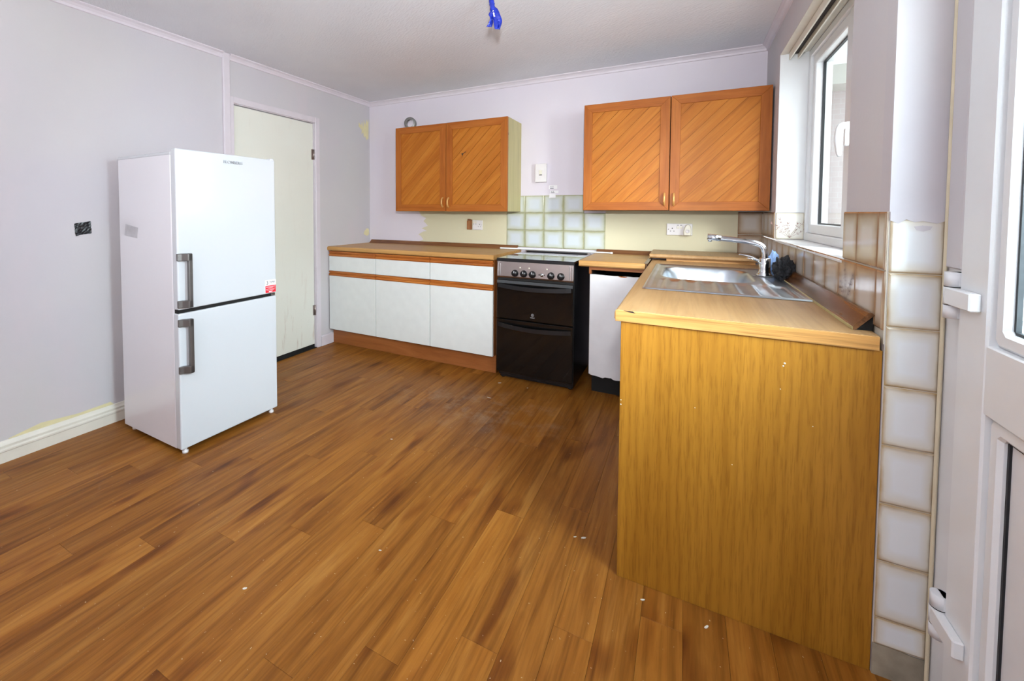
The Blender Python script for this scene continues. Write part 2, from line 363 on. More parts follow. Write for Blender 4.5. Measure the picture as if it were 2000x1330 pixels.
def text_mesh(name, s, size, mat, parent, mtx, depth=.0006, offset=0.0):
    cu = bpy.data.curves.new(name, 'FONT'); cu.body = s; cu.size = size; cu.extrude = depth; cu.align_x = 'CENTER'; cu.align_y = 'CENTER'; cu.resolution_u = 3; cu.offset = offset
    tmp = bpy.data.objects.new(name, cu); COL.objects.link(tmp); bpy.context.view_layer.update()
    me = bpy.data.meshes.new_from_object(tmp.evaluated_get(bpy.context.evaluated_depsgraph_get())); bpy.data.objects.remove(tmp); bpy.data.curves.remove(cu)
    me.transform(mtx); me.materials.clear(); me.materials.append(M[mat])
    o = bpy.data.objects.new(name, me); COL.objects.link(o); o.parent = parent; return o
def basis(o, ex, ey):
    ex, ey = Vector(ex), Vector(ey); ez = ex.cross(ey)
    return Matrix(((ex.x, ey.x, ez.x, o[0]), (ex.y, ey.y, ez.y, o[1]), (ex.z, ey.z, ez.z, o[2]), (0, 0, 0, 1)))

# ------------------------------------------------------------------ key dimensions
W = 3.368            # window wall
YC = -2.033          # face of the short tiled return
XD = 3.472           # door wall
H = 2.335            # ceiling
YR = -4.7            # wall behind the camera
WT = .9              # worktop height
XE = 1.653           # right end of the left worktop

# ================================================================== SETTING
# ---- floor with individual planks
floor = struct(bx('floor', (-.02, 3.62, YR, .02, -.06, -.004), 'plank_gap'), 'brown oak effect plank floor of the kitchen')
PW, PL = .1125, 1.22
def plank_mesh(w, l):
    bm = box(new_bm(), 0, w - .0005, 0, l - .0005, -.005, 0, bev=.0005); me = bpy.data.meshes.new('plank'); bm.to_mesh(me); bm.free(); me.materials.append(M['plank']); return me
cache = {}
i = 0; x = 0.0
while x < 3.47:
    w = min(PW, 3.47 - x); y = YR + .02 - (i * .437 % 1) * PL
    while y < 0:
        y0 = max(y, YR); y1 = min(y + PL, 0)
        if y1 - y0 > .03:
            key = (round(w, 4), round(y1 - y0, 3))
            if key not in cache: cache[key] = plank_mesh(*key)
            o = bpy.data.objects.new('plank', cache[key]); COL.objects.link(o); o.parent = floor
            o.location = Vector((x, y0, 0)) - Vector(floor.location)
        y += PL
    x += PW; i += 1

# ---- ceiling
struct(bx('ceiling', (-.1, 3.7, YR - .1, .12, H, H + .1), 'ceiling'), 'textured off white ceiling')

# ---- left wall with its doorway
DY0, DY1, DZ = -1.515, -.742, 2.0
bm = new_bm()
box(bm, -.12, 0, YR, DY0, 0, H); box(bm, -.12, 0, DY1, .12, 0, H); box(bm, -.12, 0, DY0, DY1, DZ, H)
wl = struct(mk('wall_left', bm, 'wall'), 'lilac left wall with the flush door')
# peeled patch near the corner
def patch(name, mat, parent, axis, at, pts, th=.0015):
    bm = new_bm(); prism(bm, pts, axis, at[0], at[1]); return mk(name, bm, mat, parent)
pp = [(-.165, 2.11), (-.13, 2.085), (-.115, 2.13), (-.1, 2.06), (-.085, 2.15), (-.07, 2.10), (-.045, 2.16), (-.03, 2.13), (-.018, 2.17), (-.02, 1.97), (-.05, 1.95), (-.07, 1.99), (-.085, 1.97), (-.1, 2.02), (-.125, 2.0), (-.12, 2.04), (-.165, 2.07)]
patch('bare_plaster_patch', 'yellow_patch', wl, 0, (0, .0012), pp)
patch('bare_plaster_patch', 'yellow_patch', wl, 0, (0, .0012), [(-.09, 1.02), (-.05, 1.05), (-.02, 1.04), (-.015, .985), (-.05, .97), (-.1, .99)])
patch('bare_plaster_patch', 'yellow_patch', wl, 0, (0, .0012), [(-2.72, .105), (-2.6, .13), (-2.45, .115), (-2.3, .12), (-2.28, .098), (-2.72, .098)])
# vertical boxing beside the doorway
struct(bx('trim_1', (0, .022, -1.594, -1.543, 0, H), 'trimwhite', bev=.004), 'lilac vertical cover strip beside the flush door', 'trim')
# architrave
bm = new_bm(); box(bm, 0, .014, DY0 - .03, DY0 + .002, 0, DZ + .045, .003); box(bm, 0, .014, DY1 - .002, DY1 + .045, 0, DZ + .045, .003); box(bm, 0, .013, DY0, DY1, DZ - .002, DZ + .045, .003)
box(bm, -.12, 0, DY0, DY0 + .006, 0, DZ); box(bm, -.12, 0, DY1 - .006, DY1, 0, DZ); box(bm, -.12, 0, DY0, DY1, DZ - .006, DZ)
struct(mk('trim_2', bm, 'trimwhite'), 'lilac architrave around the flush door', 'trim')
bx('gap_shade_floor', (-.12, .004, DY0, DY1, 0, .006), 'black', wl)  # black sheet darkens the floor of the gap below the door
d1 = bpy.data.objects.new('door_1', None); COL.objects.link(d1); d1.location = (0, (DY0 + DY1) / 2, 0); struct(d1, 'plain cream flush door in the left wall', 'door')
bx('door_leaf', (-.055, -.012, DY0 + .012, DY1 - .010, .035, DZ - .012), 'door', d1, .002)
bx('gap_shade_bar', (-.05, -.014, DY0 + .012, DY1 - .010, .006, .033), 'black', d1)  # black bar painted in for the shade under the door leaf
for z in (.34, 1.72):
    hg = new_bm(); tube(hg, [(-.004, DY1 - .008, z - .045), (-.004, DY1 - .008, z + .045)], .006, 10); box(hg, -.012, -.009, DY1 - .03, DY1 - .006, z - .045, z + .045)
    mk('hinge', hg, 'steel', d1)

# ---- back wall
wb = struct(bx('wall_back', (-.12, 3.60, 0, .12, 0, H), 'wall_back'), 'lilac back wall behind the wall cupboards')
rag = [(.60, .93), (.66, .95), (.63, .985), (.60, 1.0), (.66, 1.03), (.70, 1.035), (.64, 1.06), (.71, 1.085), (.685, 1.11), (.66, 1.13), (.69, 1.16), (.63, 1.185), (.62, 1.21), (.60, 1.23)]
patch('cream_paint_area', 'cream', wb, 1, (-.0015, 0), [(p[0], p[1]) for p in rag] + [(1.523, 1.235), (1.523, .90), (.60, .90)])
patch('cream_paint_area', 'cream', wb, 1, (-.0015, 0), [(2.352, .90), (3.226, .90), (3.226, 1.26), (2.352, 1.26)])

# ---- tiles
def tile_mesh(w, h, th, mat, flip=False):
    """a tile lying in the x-z plane, glazed face towards -y, origin in its lower left corner"""
    bm = new_bm(); g = .0022; e = .004
    x0, x1, z0, z1 = g / 2, w - g / 2, g / 2, h - g / 2
    B = [bm.verts.new(p) for p in ((x0, 0, z0), (x1, 0, z0), (x1, 0, z1), (x0, 0, z1))]
    Md = [bm.verts.new(p) for p in ((x0, -th * .55, z0), (x1, -th * .55, z0), (x1, -th * .55, z1), (x0, -th * .55, z1))]
    T = [bm.verts.new(p) for p in ((x0 + e, -th, z0 + e), (x1 - e, -th, z0 + e), (x1 - e, -th, z1 - e), (x0 + e, -th, z1 - e))]
    for i in range(4):
        j = (i + 1) % 4; bm.faces.new((B[i], B[j], Md[j], Md[i])); bm.faces.new((Md[i], Md[j], T[j], T[i]))
    bm.faces.new(T); bmesh.ops.recalc_face_normals(bm, faces=bm.faces)
    uv = bm.loops.layers.uv.new('UVMap')
    for f in bm.faces:
        for l in f.loops: l[uv].uv = (l.vert.co.x / w, l.vert.co.z / h)
    me = bpy.data.meshes.new('tile'); bm.to_mesh(me); bm.free(); me.materials.append(M[mat]); return me
tcache = {}
def tile(parent, pos, w, h, mat, rz=0, th=.006):
    k = (round(w, 4), round(h, 4), mat, th)
    if k not in tcache: tcache[k] = tile_mesh(w, h, th, mat)
    o = bpy.data.objects.new('tile', tcache[k]); COL.objects.link(o); o.parent = parent
    o.location = Vector(pos) - Vector(parent.location); o.rotation_euler = (random.uniform(-.004, .004), 0, rz + random.uniform(-.003, .003)); return o
TW, TH, TX, TZ = .1657, .147, 1.5232, 1.0656
for c in range(5):
    for r in range(3):
        z = TZ + (r - 1) * TH
        if r == 2 and c == 4: continue
        tile(wb, (TX + c * TW, -.001, z), TW, TH, 'tile_green')
bx('grout_bed', (TX, TX + 4 * TW, -.002, 0, TZ - TH, TZ + 2 * TH), 'grout', wb); bx('grout_bed', (TX + 4 * TW, TX + 5 * TW, -.002, 0, TZ - TH, TZ + TH), 'grout', wb)
for r in range(2): tile(wb, (3.226, -.001, 1.069 - .154 + r * .156), W - 3.226, .154, 'tile_brown')
bx('grout_bed', (3.226, W, -.002, 0, .9, 1.228), 'grout', wb)

# ---- right wall with the window opening
WY0, WY1, WZ0, WZ1 = -1.70, -.452, 1.066, 2.125
bm = new_bm()
box(bm, W, 3.60, YC + .06, WY0, 0, H); box(bm, W, 3.60, WY1, 0, 0, H); box(bm, W, 3.60, WY0, WY1, 0, WZ0 - .012); box(bm, W, 3.60, WY0, WY1, WZ1, H)
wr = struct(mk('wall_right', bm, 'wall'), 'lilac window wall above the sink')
ys = [YC, -1.985] + [-1.985 + .157 * k for k in range(1, 13)] + [0]
for a, b in zip(ys[:-1], ys[1:]):
    tile(wr, (W - .001, b, 1.069 - .154), b - a, .154, 'tile_brown', -math.pi / 2)
    if a < -1.70 + .02:
        b2 = min(b, -1.70); tile(wr, (W - .001, b2, 1.071), b2 - a, .152, 'tile_brown', -math.pi / 2)
    if b > -.46:
        a2 = max(a, -.452); tile(wr, (W - .001, b, 1.071), b - a2, .152, 'tile_brown', -math.pi / 2)
bx('grout_bed', (W - .002, W, YC, 0, .88, 1.066), 'grout', wr); bx('grout_bed', (W - .002, W, YC, WY0, 1.066, 1.222), 'grout', wr); bx('grout_bed', (W - .002, W, WY1, 0, 1.066, 1.222), 'grout', wr)
# reveal: flower tiles on the far jamb and tiled sill
tile(wr, (W + .002, WY1 - .0005, WZ0 + .002), .132, .152, 'tile_reveal')
def jamb_paint(): 
    bx('reveal_lining', (W + .001, 3.50, WY1 - .003, WY1 + .002, WZ0 + .155, WZ1), 'upvc', wr)
    bx('reveal_lining', (W + .001, 3.50, WY0, WY1, WZ1 - .004, WZ1 + .002), 'skirt', wr)
jamb_paint()
for k in range(8):
    b = WY1 - .156 * k; a = max(WY1 - .156 * (k + 1), WY0)
    if b - a > .02: bx('sill_tile', (W - .008, 3.505, a + .001, b - .001, WZ0 - .012, WZ0), 'upvc', wr, .003)
def flower(parent, org, ex, ez, s, seed, nrm, mat='flower'):
    """branching flower print as one thin relief"""
    rnd = random.Random(seed); bm = new_bm(); ex, ez, nrm = Vector(ex), Vector(ez), Vector(nrm); org = Vector(org)
    def blob(u, v, r, asp=1.0, an=0):
        vs = []
        for k in range(7):
            t = 2 * math.pi * k / 7; p, q = r * math.cos(t) * asp, r * math.sin(t); pu, pv = p * math.cos(an) - q * math.sin(an), p * math.sin(an) + q * math.cos(an)
            vs.append(bm.verts.new(org + ex * (u + pu) + ez * (v + pv) + nrm * .0004))
        bm.faces.new(vs)
    def stem(u0, v0, u1, v1, w):
        d = Vector((u1 - u0, v1 - v0)); n = Vector((-d.y, d.x)).normalized() * w
        bm.faces.new([bm.verts.new(org + ex * u + ez * v + nrm * .0003) for u, v in ((u0 - n.x, v0 - n.y), (u1 - n.x * .5, v1 - n.y * .5), (u1 + n.x * .5, v1 + n.y * .5), (u0 + n.x, v0 + n.y))])
    for k in range(7):
        an = math.radians(90 + (k - 3) * 17 + rnd.uniform(-6, 6)); L = s * rnd.uniform(.55, 1); u, v = 0, 0
        for j in range(5):
            an += rnd.uniform(-.22, .22); u2, v2 = u + math.cos(an) * L / 5, v + math.sin(an) * L / 5; stem(u, v, u2, v2, s * .006)
            if j > 0:
                for q in range(2): aa = an + rnd.choice((-1, 1)) * rnd.uniform(.5, 1.1); blob(u2 + math.cos(aa) * s * .06, v2 + math.sin(aa) * s * .06, s * .013, 2.0, aa)
            u, v = u2, v2
        blob(u, v, s * .030)
    return mk('flower_print', bm, mat, parent)
flower(wr, (W + .068, WY1 - .0080, WZ0 + .012), (1, 0, 0), (0, 0, 1), .12, 3, (0, -1, 0))
flower(wr, (W - .0085, -1.757, .945), (0, -1, 0), (0, 0, 1), .115, 5, (-1, 0, 0), 'flower_dark')
flower(wr, (W - .0085, -.965, .945), (0, -1, 0), (0, 0, 1), .115, 8, (-1, 0, 0), 'flower_dark')

# ---- window: white plastic frame, casement with handle, second light
w1 = bpy.data.objects.new('window_1', None); COL.objects.link(w1); w1.location = (3.53, (WY0 + WY1) / 2, WZ0); struct(w1, 'white plastic kitchen window above the sink', 'window')
def rect_frame(bm, x0, x1, ya, yb, za, zb, t, bev=.004):
    """one connected mitred frame ring in the y-z plane"""
    V = {}
    for xi, x in enumerate((x0, x1)):
        for ri, d in enumerate((0, t)):
            V[xi, ri] = [bm.verts.new((x, y, z)) for y, z in ((ya + d, za + d), (yb - d, za + d), (yb - d, zb - d), (ya + d, zb - d))]
    es = set()
    for k in range(4):
        q = (k + 1) % 4
        for quad in ((V[0, 0][k], V[0, 0][q], V[0, 1][q], V[0, 1][k]), (V[1, 0][k], V[1, 1][k], V[1, 1][q], V[1, 0][q]), (V[0, 0][k], V[1, 0][k], V[1, 0][q], V[0, 0][q]), (V[0, 1][k], V[0, 1][q], V[1, 1][q], V[1, 1][k])):
            es.update(bm.faces.new(quad).edges)
    bmesh.ops.recalc_face_normals(bm, faces=bm.faces)
    if bev: bmesh.ops.bevel(bm, geom=list(es), offset=bev, segments=1, affect='EDGES')
    return bm
mk('window_frame', rect_frame(new_bm(), 3.50, 3.575, WY0, WY1, WZ0, WZ1 - .004, .042), 'upvc', w1)
MUL = -1.14
bx('mullion', (3.505, 3.575, MUL - .03, MUL + .03, WZ0 + .04, WZ1 - .046), 'upvc', w1, .004)
sa = mk('casement', rect_frame(new_bm(), 3.512, 3.585, MUL + .03, WY1 - .042, WZ0 + .042, WZ1 - .046, .05), 'upvc', w1)
mk('gasket', rect_frame(new_bm(), 3.544, 3.556, MUL + .077, WY1 - .089, WZ0 + .089, WZ1 - .093, .010, 0), 'gasket', sa)
bx('pane', (3.550, 3.554, MUL + .082, WY1 - .094, WZ0 + .094, WZ1 - .098), 'glass', sa)
hb = new_bm(); box(hb, 3.490, 3.507, MUL - .030, MUL - .004, 1.50, 1.60, .004)
hpts = smooth_path([(3.500, MUL - .017, 1.585), (3.482, MUL - .020, 1.584), (3.470, MUL - .030, 1.566), (3.465, MUL - .040, 1.52), (3.468, MUL - .046, 1.455)], 5)
tube(hb, hpts, [.015] * 8 + [.014] * (len(hpts) - 13) + [.013, .012, .011, .009, .006], 10); mk('handle', hb, 'upvc', sa)
sb2 = mk('fixed_light', rect_frame(new_bm(), 3.530, 3.575, WY0 + .042, MUL - .03, WZ0 + .042, WZ1 - .046, .03), 'upvc', w1)
bx('pane', (3.550, 3.554, WY0 + .07, MUL - .058, WZ0 + .07, WZ1 - .074), 'glass', sb2)

# ---- curtain rail along the head of the reveal
cr = thing('blind_rail', (3.43, -1.1, 2.09), 'white metal blind rail fixed under the head of the window reveal', 'rail')
prism(bm := new_bm(), [(3.405, 2.119), (3.405, 2.082), (3.412, 2.082), (3.412, 2.112), (3.444, 2.112), (3.444, 2.082), (3.451, 2.082), (3.451, 2.119)], 1, WY0, -.475); mk('rail', bm, 'skirt', cr)
bx('channel', (3.414, 3.442, WY0, -.50, 2.104, 2.110), 'dark', cr)

# ---- tiled return and the wall with the back door
bm = new_bm(); box(bm, W, 3.60, YC, YC + .06, 0, H)
wc = struct(mk('wall_front', bm, 'wall'), 'short return wall with a column of white tiles')
zb = [.085, .157, .311, .465, .619, .773, .927, 1.066, 1.205]
for a, b in zip(zb[:-1], zb[1:]): tile(wc, (W + .001, YC - .001, a), XD - W - .003, b - a, 'tile_col', 0, .004)
bx('grout_bed', (W + .001, XD, YC - .002, YC, .085, 1.215), 'grout', wc)
pr = [(W, .0), (XD, .0), (XD, .083), (XD - .03, .082), (W + .05, .085), (W, .084)]
patch('bare_render', 'render', wc, 1, (YC - .003, YC), pr)
patch('paint_lip', 'wall', wc, 1, (YC - .0065, YC), [(W, 1.2), (W + .015, 1.192), (W + .03, 1.203), (W + .045, 1.196), (W + .06, 1.199), (W + .085, 1.193), (XD, 1.201), (XD, 1.222), (W, 1.222)])
patch('paint_lip', 'wall', wc, 1, (YC - .0055, YC), [(W + .045, 1.185), (W + .05, 1.176), (W + .062, 1.173), (W + .074, 1.178), (W + .078, 1.186), (W + .06, 1.188)])
DRY0, DRY1 = -2.99, -2.040
bm = new_bm(); box(bm, XD, 3.60, YR, DRY0, 0, H); box(bm, XD, 3.60, DRY0, DRY1, 2.12, H); box(bm, XD, 3.60, DRY1, YC, 0, H)
struct(mk('wall_door', bm, 'wall'), 'lilac wall around the white back door')
struct(bx('trim_3', (XD - .004, XD + .02, -2.112, DRY1 + .0005, 1.088, H), 'wall', bev=.003), 'lilac painted cover strip above the top door hinge', 'trim')
struct(bx('trim_4', (XD - .008, XD, -2.050, -2.042, 0, H), 'beadtan', bev=.003), 'painted bead between the white tiles and the back door frame', 'trim')
d2 = bpy.data.objects.new('door_2', None); COL.objects.link(d2); d2.location = (XD + .03, -2.5, 0); struct(d2, 'white plastic back door with obscured glass', 'door')
mk('door_frame', rect_frame(new_bm(), XD + .002, XD + .09, DRY0, DRY1, 0, 2.12, .075), 'upvc_dirty', d2)
SY0, SY1 = -2.91, -2.122
ds = mk('door_sash', rect_frame(new_bm(), XD - .008, XD + .06, SY0, SY1, .03, 2.05, .105), 'upvc', d2)
bx('mid_rail', (XD - .0075, XD + .06, SY0 + .103, SY1 - .103, .80, .945), 'upvc', ds, .003); bx('bottom_rail', (XD - .0075, XD + .06, SY0 + .103, SY1 - .103, .132, .16), 'upvc', ds, .002)
for za, zb_ in ((.945, 1.945), (.16, .80)):
    mk('glazing_bead', rect_frame(new_bm(), XD + .002, XD + .03, SY0 + .105, SY1 - .105, za, zb_, .034, .007), 'upvc', ds)
    mk('gasket', rect_frame(new_bm(), XD + .014, XD + .028, SY0 + .139, SY1 - .139, za + .034, zb_ - .034, .006, 0), 'gasket', ds)  # rubber seal round the pane; round the lower panel it paints the gap shadow
bx('pane', (XD + .022, XD + .026, SY0 + .14, SY1 - .14, .98, 1.895), 'obscure', ds)
bx('lower_panel', (XD + .018, XD + .03, SY0 + .141, SY1 - .141, .196, .764), 'upvc_dirty', ds)
for zc in (1.028, .262):
    hb = new_bm(); hy = -2.108
    for a, b in ((-.052, -.022), (.022, .055)): tube(hb, [(XD - .012, hy, zc + a), (XD - .012, hy, zc + b)], .016, 16); box(hb, XD - .012, XD + .004, hy - .016, hy + .016, zc + a, zc + b, .002)
    h = mk('hinge', hb, 'upvc_dirty', d2)
    hb = new_bm(); tube(hb, [(XD - .012, hy, zc - .020), (XD - .012, hy, zc + .020)], .0165, 16); box(hb, XD - .028, XD - .008, hy - .10, hy, zc - .020, zc + .020, .003); mk('hinge_arm', hb, 'upvc', h)
    hb = new_bm(); lathe(hb, (XD - .012, hy, zc - .0225), [(.0158, 0), (.0158, .0025)], 2, 16); lathe(hb, (XD - .012, hy, zc + .0195), [(.0158, 0), (.0158, .0025)], 2, 16); mk('hinge_gap', hb, 'black', h)

# ---- wall behind the camera
struct(bx('wall_rear', (-.12, 3.7, YR - .12, YR, 0, H), 'wall'), 'lilac wall opposite the wall cupboards')

# ---- coving
def coving(name, pts, lab):
    return struct(mk(name, pts, 'coving', None), lab, 'coving')
cs = [(0, H), (.034, H), (.034, H - .006), (.02, H - .014), (.010, H - .026), (.008, H - .038), (0, H - .041)]
b1 = new_bm(); prism(b1, [(x, z) for x, z in cs], 1, YR, -1.594); prism(b1, [(x, z) for x, z in cs], 1, -1.543, 0); coving('trim_5', b1, 'lilac coving along the top of the left wall')
b1 = new_bm(); prism(b1, [(-x, z) for x, z in cs], 0, 0, W); coving('trim_6', b1, 'lilac coving along the top of the back wall')
b1 = new_bm(); prism(b1, [(W - x, z) for x, z in cs], 1, YC, 0); coving('trim_7', b1, 'lilac coving along the top of the window wall')

# ---- skirting
sk = [(0, 0), (.020, 0), (.020, .052), (.024, .056), (.024, .064), (.015, .070), (.017, .082), (.010, .092), (.006, .100), (0, .102)]
b1 = new_bm(); prism(b1, sk, 1, YR, -1.594); struct(mk('baseboard_left', b1, 'skirt'), 'cream moulded skirting along the left wall', 'skirting')
b1 = new_bm(); prism(b1, [(0, 0), (.016, 0), (.016, .085), (.010, .094), (0, .094)], 1, -.696, -.545); struct(mk('baseboard_back', b1, 'trimwhite'), 'short lilac skirting between the flush door and the plinth', 'skirting')

# ---- outside
o = tag(bx('neighbour_wall', (3.62, 9, 2.6, 2.8, -.2, 2.75), 'brick'), 'pale pink brick wall seen through the kitchen window', 'wall'); o['kind'] = 'structure'
o = bx('roof', (3.62, 9, 2.25, 2.6, 2.55, 2.75), 'skirt'); o['kind'] = 'structure'; o['label'] = 'pale eaves above the brick wall outside'
o = struct(bx('ground_outside', (3.62, 14, -9, 12, -.3, -.2), 'paving'), 'grey paving outside the window')

# ================================================================== FRIDGE FREEZER
fr = thing('fridge_freezer', (.717, -2.31, 0), 'tall white fridge freezer with two grey bar handles and a red sticker', 'fridge freezer', rz=-.0185)
FW, FD, FH = .56, .575, 1.524
b = box(new_bm(), -FD, -.054, .004, FW - .004, .022, 1.508, .004); mk('body', b, 'fridge_side', fr, True)
b = box(new_bm(), -FD, -.050, .002, FW - .002, 1.494, 1.512, .004); mk('top_cover', b, 'fridge', fr, True)
mk('door_gap_shade', box(new_bm(), -.040, -.012, .004, FW - .004, .711, .731), 'black', fr, True)  # black strip stands in for the shade in the seam
mk('seal', box(new_bm(), -.056, -.044, .012, FW - .012, .03, 1.50), 'grey_tape', fr, True)
for nm, z0, z1 in (('freezer_door', .028, .712), ('fridge_door', .730, FH)):
    dd = mk(nm, box(new_bm(), -.046, 0, 0, FW, z0, z1, .007, 3), 'fridge', fr, True)
    za, zb_ = (.415, .685) if z0 < .1 else (.742, 1.010)
    hb = new_bm()
    box(hb, .020, .040, .032, .052, za, zb_, .004, 2)
    for q0, q1 in ((za, za + .036), (zb_ - .036, zb_)):
        prism(hb, [(0, -.006), (.010, -.006), (.016, .012), (.040, .030), (.040, .050), (.022, .050), (.010, .030), (0, .018)], 2, q0, q1, .002)
    mk('handle', hb, 'fridge_grey', dd, True)
    for zz in (za + .018, zb_ - .018): mk('screw', lathe(new_bm(), (.0102, .002, zz), [(.004, 0), (.004, .0015)], 0, 10), 'dark', dd, True)
    if z0 > .1:
        text_mesh('raised_logo', 'BLOMBERG', .022, 'logo', dd, basis((.0012, .296, 1.482), (0, 1, 0), (0, 0, 1)), .0018, .0003)
        mk('sticker', box(new_bm(), .0, .0006, .484, .557, .735, .812), 'paper', dd, True)
        mk('sticker_red', box(new_bm(), .0, .0010, .485, .556, .736, .778), 'red', dd, True)
        text_mesh('sticker_number', '3', .030, 'ink', dd, basis((.0008, .498, .794), (0, 1, 0), (0, 0, 1)), .0004)
        text_mesh('sticker_word', 'YEAR', .016, 'ink', dd, basis((.0008, .531, .797), (0, 1, 0), (0, 0, 1)), .0004)
        sb_ = new_bm()
        for (u0, u1, v0, v1) in ((.489, .552, .769, .7715), (.505, .535, .764, .7655), (.489, .552, .757, .7585), (.489, .545, .751, .7525), (.508, .533, .740, .7445)): box(sb_, .0009, .0013, u0, u1, v0, v1)
        mk('sticker_print', sb_, 'paper', dd, True)
mk('hinge_cover', box(new_bm(), -.05, .001, FW - .028, FW - .006, 1.512, 1.531, .004), 'fridge', fr, True)
mk('hinge', box(new_bm(), -.05, -.004, FW - .03, FW - .004, .714, .728, .003), 'steel', fr, True)
for y in (.03, FW - .03):
    b = new_bm(); lathe(b, (-.022, y, 0), [(.014, 0), (.014, .012), (.008, .014), (.008, .03)], 2, 14); mk('foot', b, 'plastic', fr, True)
    b = new_bm(); lathe(b, (-FD + .06, y, 0), [(.014, 0), (.014, .012), (.008, .014), (.008, .03)], 2, 14); mk('foot', b, 'plastic', fr, True)
b = new_bm(); prism(b, [(-.52, 1.085), (-.385, 1.073), (-.372, 1.13), (-.505, 1.148)], 1, .0034, .0042); mk('tape_mark', b, 'grey_tape', fr, True)
b = new_bm(); tube(b, smooth_path([(-FD - .004, .030, 1.1), (-FD - .012, .026, 1.0), (-FD - .012, .024, .88), (-FD - .006, .030, .76)], 6), .005, 8); mk('cable', b, 'fridge_grey', fr, True)

# ================================================================== LEFT BASE UNITS
def grip(x0, x1, z0, z1, y=-.575):
    h = z1 - z0; b = new_bm()
    prism(b, [(y, z0), (y - .022, z0), (y - .026, z0 + h * .2), (y - .025, z0 + h * .42), (y - .012, z0 + h * .55), (y - .012, z0 + h * .66), (y - .022, z0 + h * .74), (y - .024, z1), (y, z1)], 0, x0, x1); return b
UW = XE / 3
names = ['white base unit standing in the wall corner beside the flush door', 'white base unit standing between two others of its kind', 'white base unit next to the cooker, widest in view of three']
names[2] = 'white base unit with the oven side of the black cooker next to it'
for k in range(3):
    x0, x1 = k * UW + (.012 if k == 0 else 0), (k + 1) * UW
    u = thing('base_cabinet', ((x0 + x1) / 2, -.3, .136), names[k], 'cabinet', 'white base units in a row')
    b = new_bm(); t = .016
    box(b, x0, x0 + t, -.575, -.012, .136, .860); box(b, x1 - t, x1, -.575, -.012, .136, .860); box(b, x0 + t, x1 - t, -.575, -.012, .136, .152); box(b, x0 + t, x1 - t, -.02, -.012, .152, .860); box(b, x0 + t, x1 - t, -.575, -.54, .64, .67)
    mk('carcass', b, 'plinth' if k == 2 else 'dark', u)
    g = .0026
    dr = bx('drawer', (x0 + g, x1 - g, -.596, -.576, .678, .812), 'white_lam', u, .0015)
    mk('grip_rail', grip(x0 + g, x1 - g, .8125, .857), 'oak_rail', dr)
    bx('drawer_box', (x0 + .04, x1 - .04, -.575, -.1, .69, .80), 'dark', dr)
    do = bx('door', (x0 + g, x1 - g, -.596, -.576, .137, .632), 'white_lam', u, .0015)
    mk('grip_rail', grip(x0 + g, x1 - g, .6325, .676), 'oak_rail', do)
tag(bx('plinth', (.014, XE + .006, -.548, -.530, .0, .134), 'plinth', bev=.001), 'brown wooden plinth board under the row of white base units', 'plinth')

def worktop_profile(yf, zb_, zt, yb):
    r = .014; p = [(yb, zb_), (yf + r * .6, zb_)]
    for k in range(7):
        a = math.pi / 2 * k / 6; p.append((yf + r - r * math.cos(a), zt - r + r * math.sin(a)) if k else (yf, zt - r))
    p.insert(2, (yf, zb_ + r * .6)); p.append((yb, zt)); return p
w = thing('worktop', (.83, -.3, .862), 'wood effect worktop over the row of three white base units', 'worktop')
b = new_bm(); prism(b, worktop_profile(-.606, .862, WT, -.001), 0, .001, XE + .004); mk('slab', b, 'worktop', w)
bx('edge_strip', (XE + .004, XE + .006, -.602, -.002, .863, .8985), 'edge', w)

# ================================================================== COOKER
ck = thing('cooker', (1.977, -.33, 0), 'black and stainless freestanding electric cooker with one knob missing', 'cooker')
cx0, cx1, cyf = 1.700, 2.256, -.632
bx('body', (cx0 + .004, cx1 - .004, cyf + .03, -.03, .028, .862), 'black_plastic', ck, .003)
bx('side_panel', (cx1 - .005, cx1, cyf + .012, -.03, .03, .862), 'black_plastic', ck)
bx('kick_plate', (cx0 + .012, cx1 - .012, cyf + .045, cyf + .06, .008, .05), 'black_plastic', ck)
hob = bx('hob', (cx0 + .004, cx1 + .004, cyf - .012, -.035, .866, .889), 'hob', ck, .003, seg=2)
for (hx, hy, hr) in ((1.84, -.48, .072), (2.115, -.48, .09), (1.84, -.22, .09), (2.115, -.22, .072)):
    b = new_bm(); lathe(b, (hx, hy, .8892), [(hr - .0010, 0), (hr - .0010, .0002), (hr, .0002), (hr, 0), (hr - .0010, 0)], 2, 48); mk('heat_zone_ring', b, 'hob_ring', hob)
bx('hob_front_trim', (cx0 + .002, cx1 + .004, cyf - .0135, cyf - .011, .866, .8875), 'black_plastic', ck, .0005)
bx('rear_vent', (cx0 + .03, cx1 - .03, -.075, -.045, .8885, .896), 'black_plastic', ck, .002)
bx('rear_trim', (cx0 + .01, cx1 - .01, -.044, -.030, .885, .900), 'steel', ck, .002)
cp = new_bm(); prism(cp, [(cyf + .02, .746), (cyf - .006, .748), (cyf - .012, .760), (cyf - .006, .864), (cyf + .02, .864)], 0, cx0 + .004, cx1 - .002); cp = mk('control_panel', cp, 'steel', ck)
for sx in (cx0 + .010, cx1 - .030):
    b = new_bm(); box(b, sx, sx + .004, cyf - .016, cyf - .004, .756, .856, .0015); box(b, sx + .016, sx + .020, cyf - .016, cyf - .004, .756, .850, .0015); mk('chrome_trim', b, 'chrome', cp)
for kx in (1.842, 1.907, 1.971, 2.102, 2.170):
    b = new_bm(); lathe(b, (kx, cyf - .010, .785 - (kx - 1.84) * .004), [(.025, 0), (.025, -.004), (.023, -.008), (.0215, -.022), (.018, -.026), (0, -.027)], 1, 22)
    kb = mk('knob', b, 'black_plastic', ck); bx('pointer', (kx - .0014, kx + .0014, cyf - .0378, cyf - .036, .789, .803), 'paper', kb)
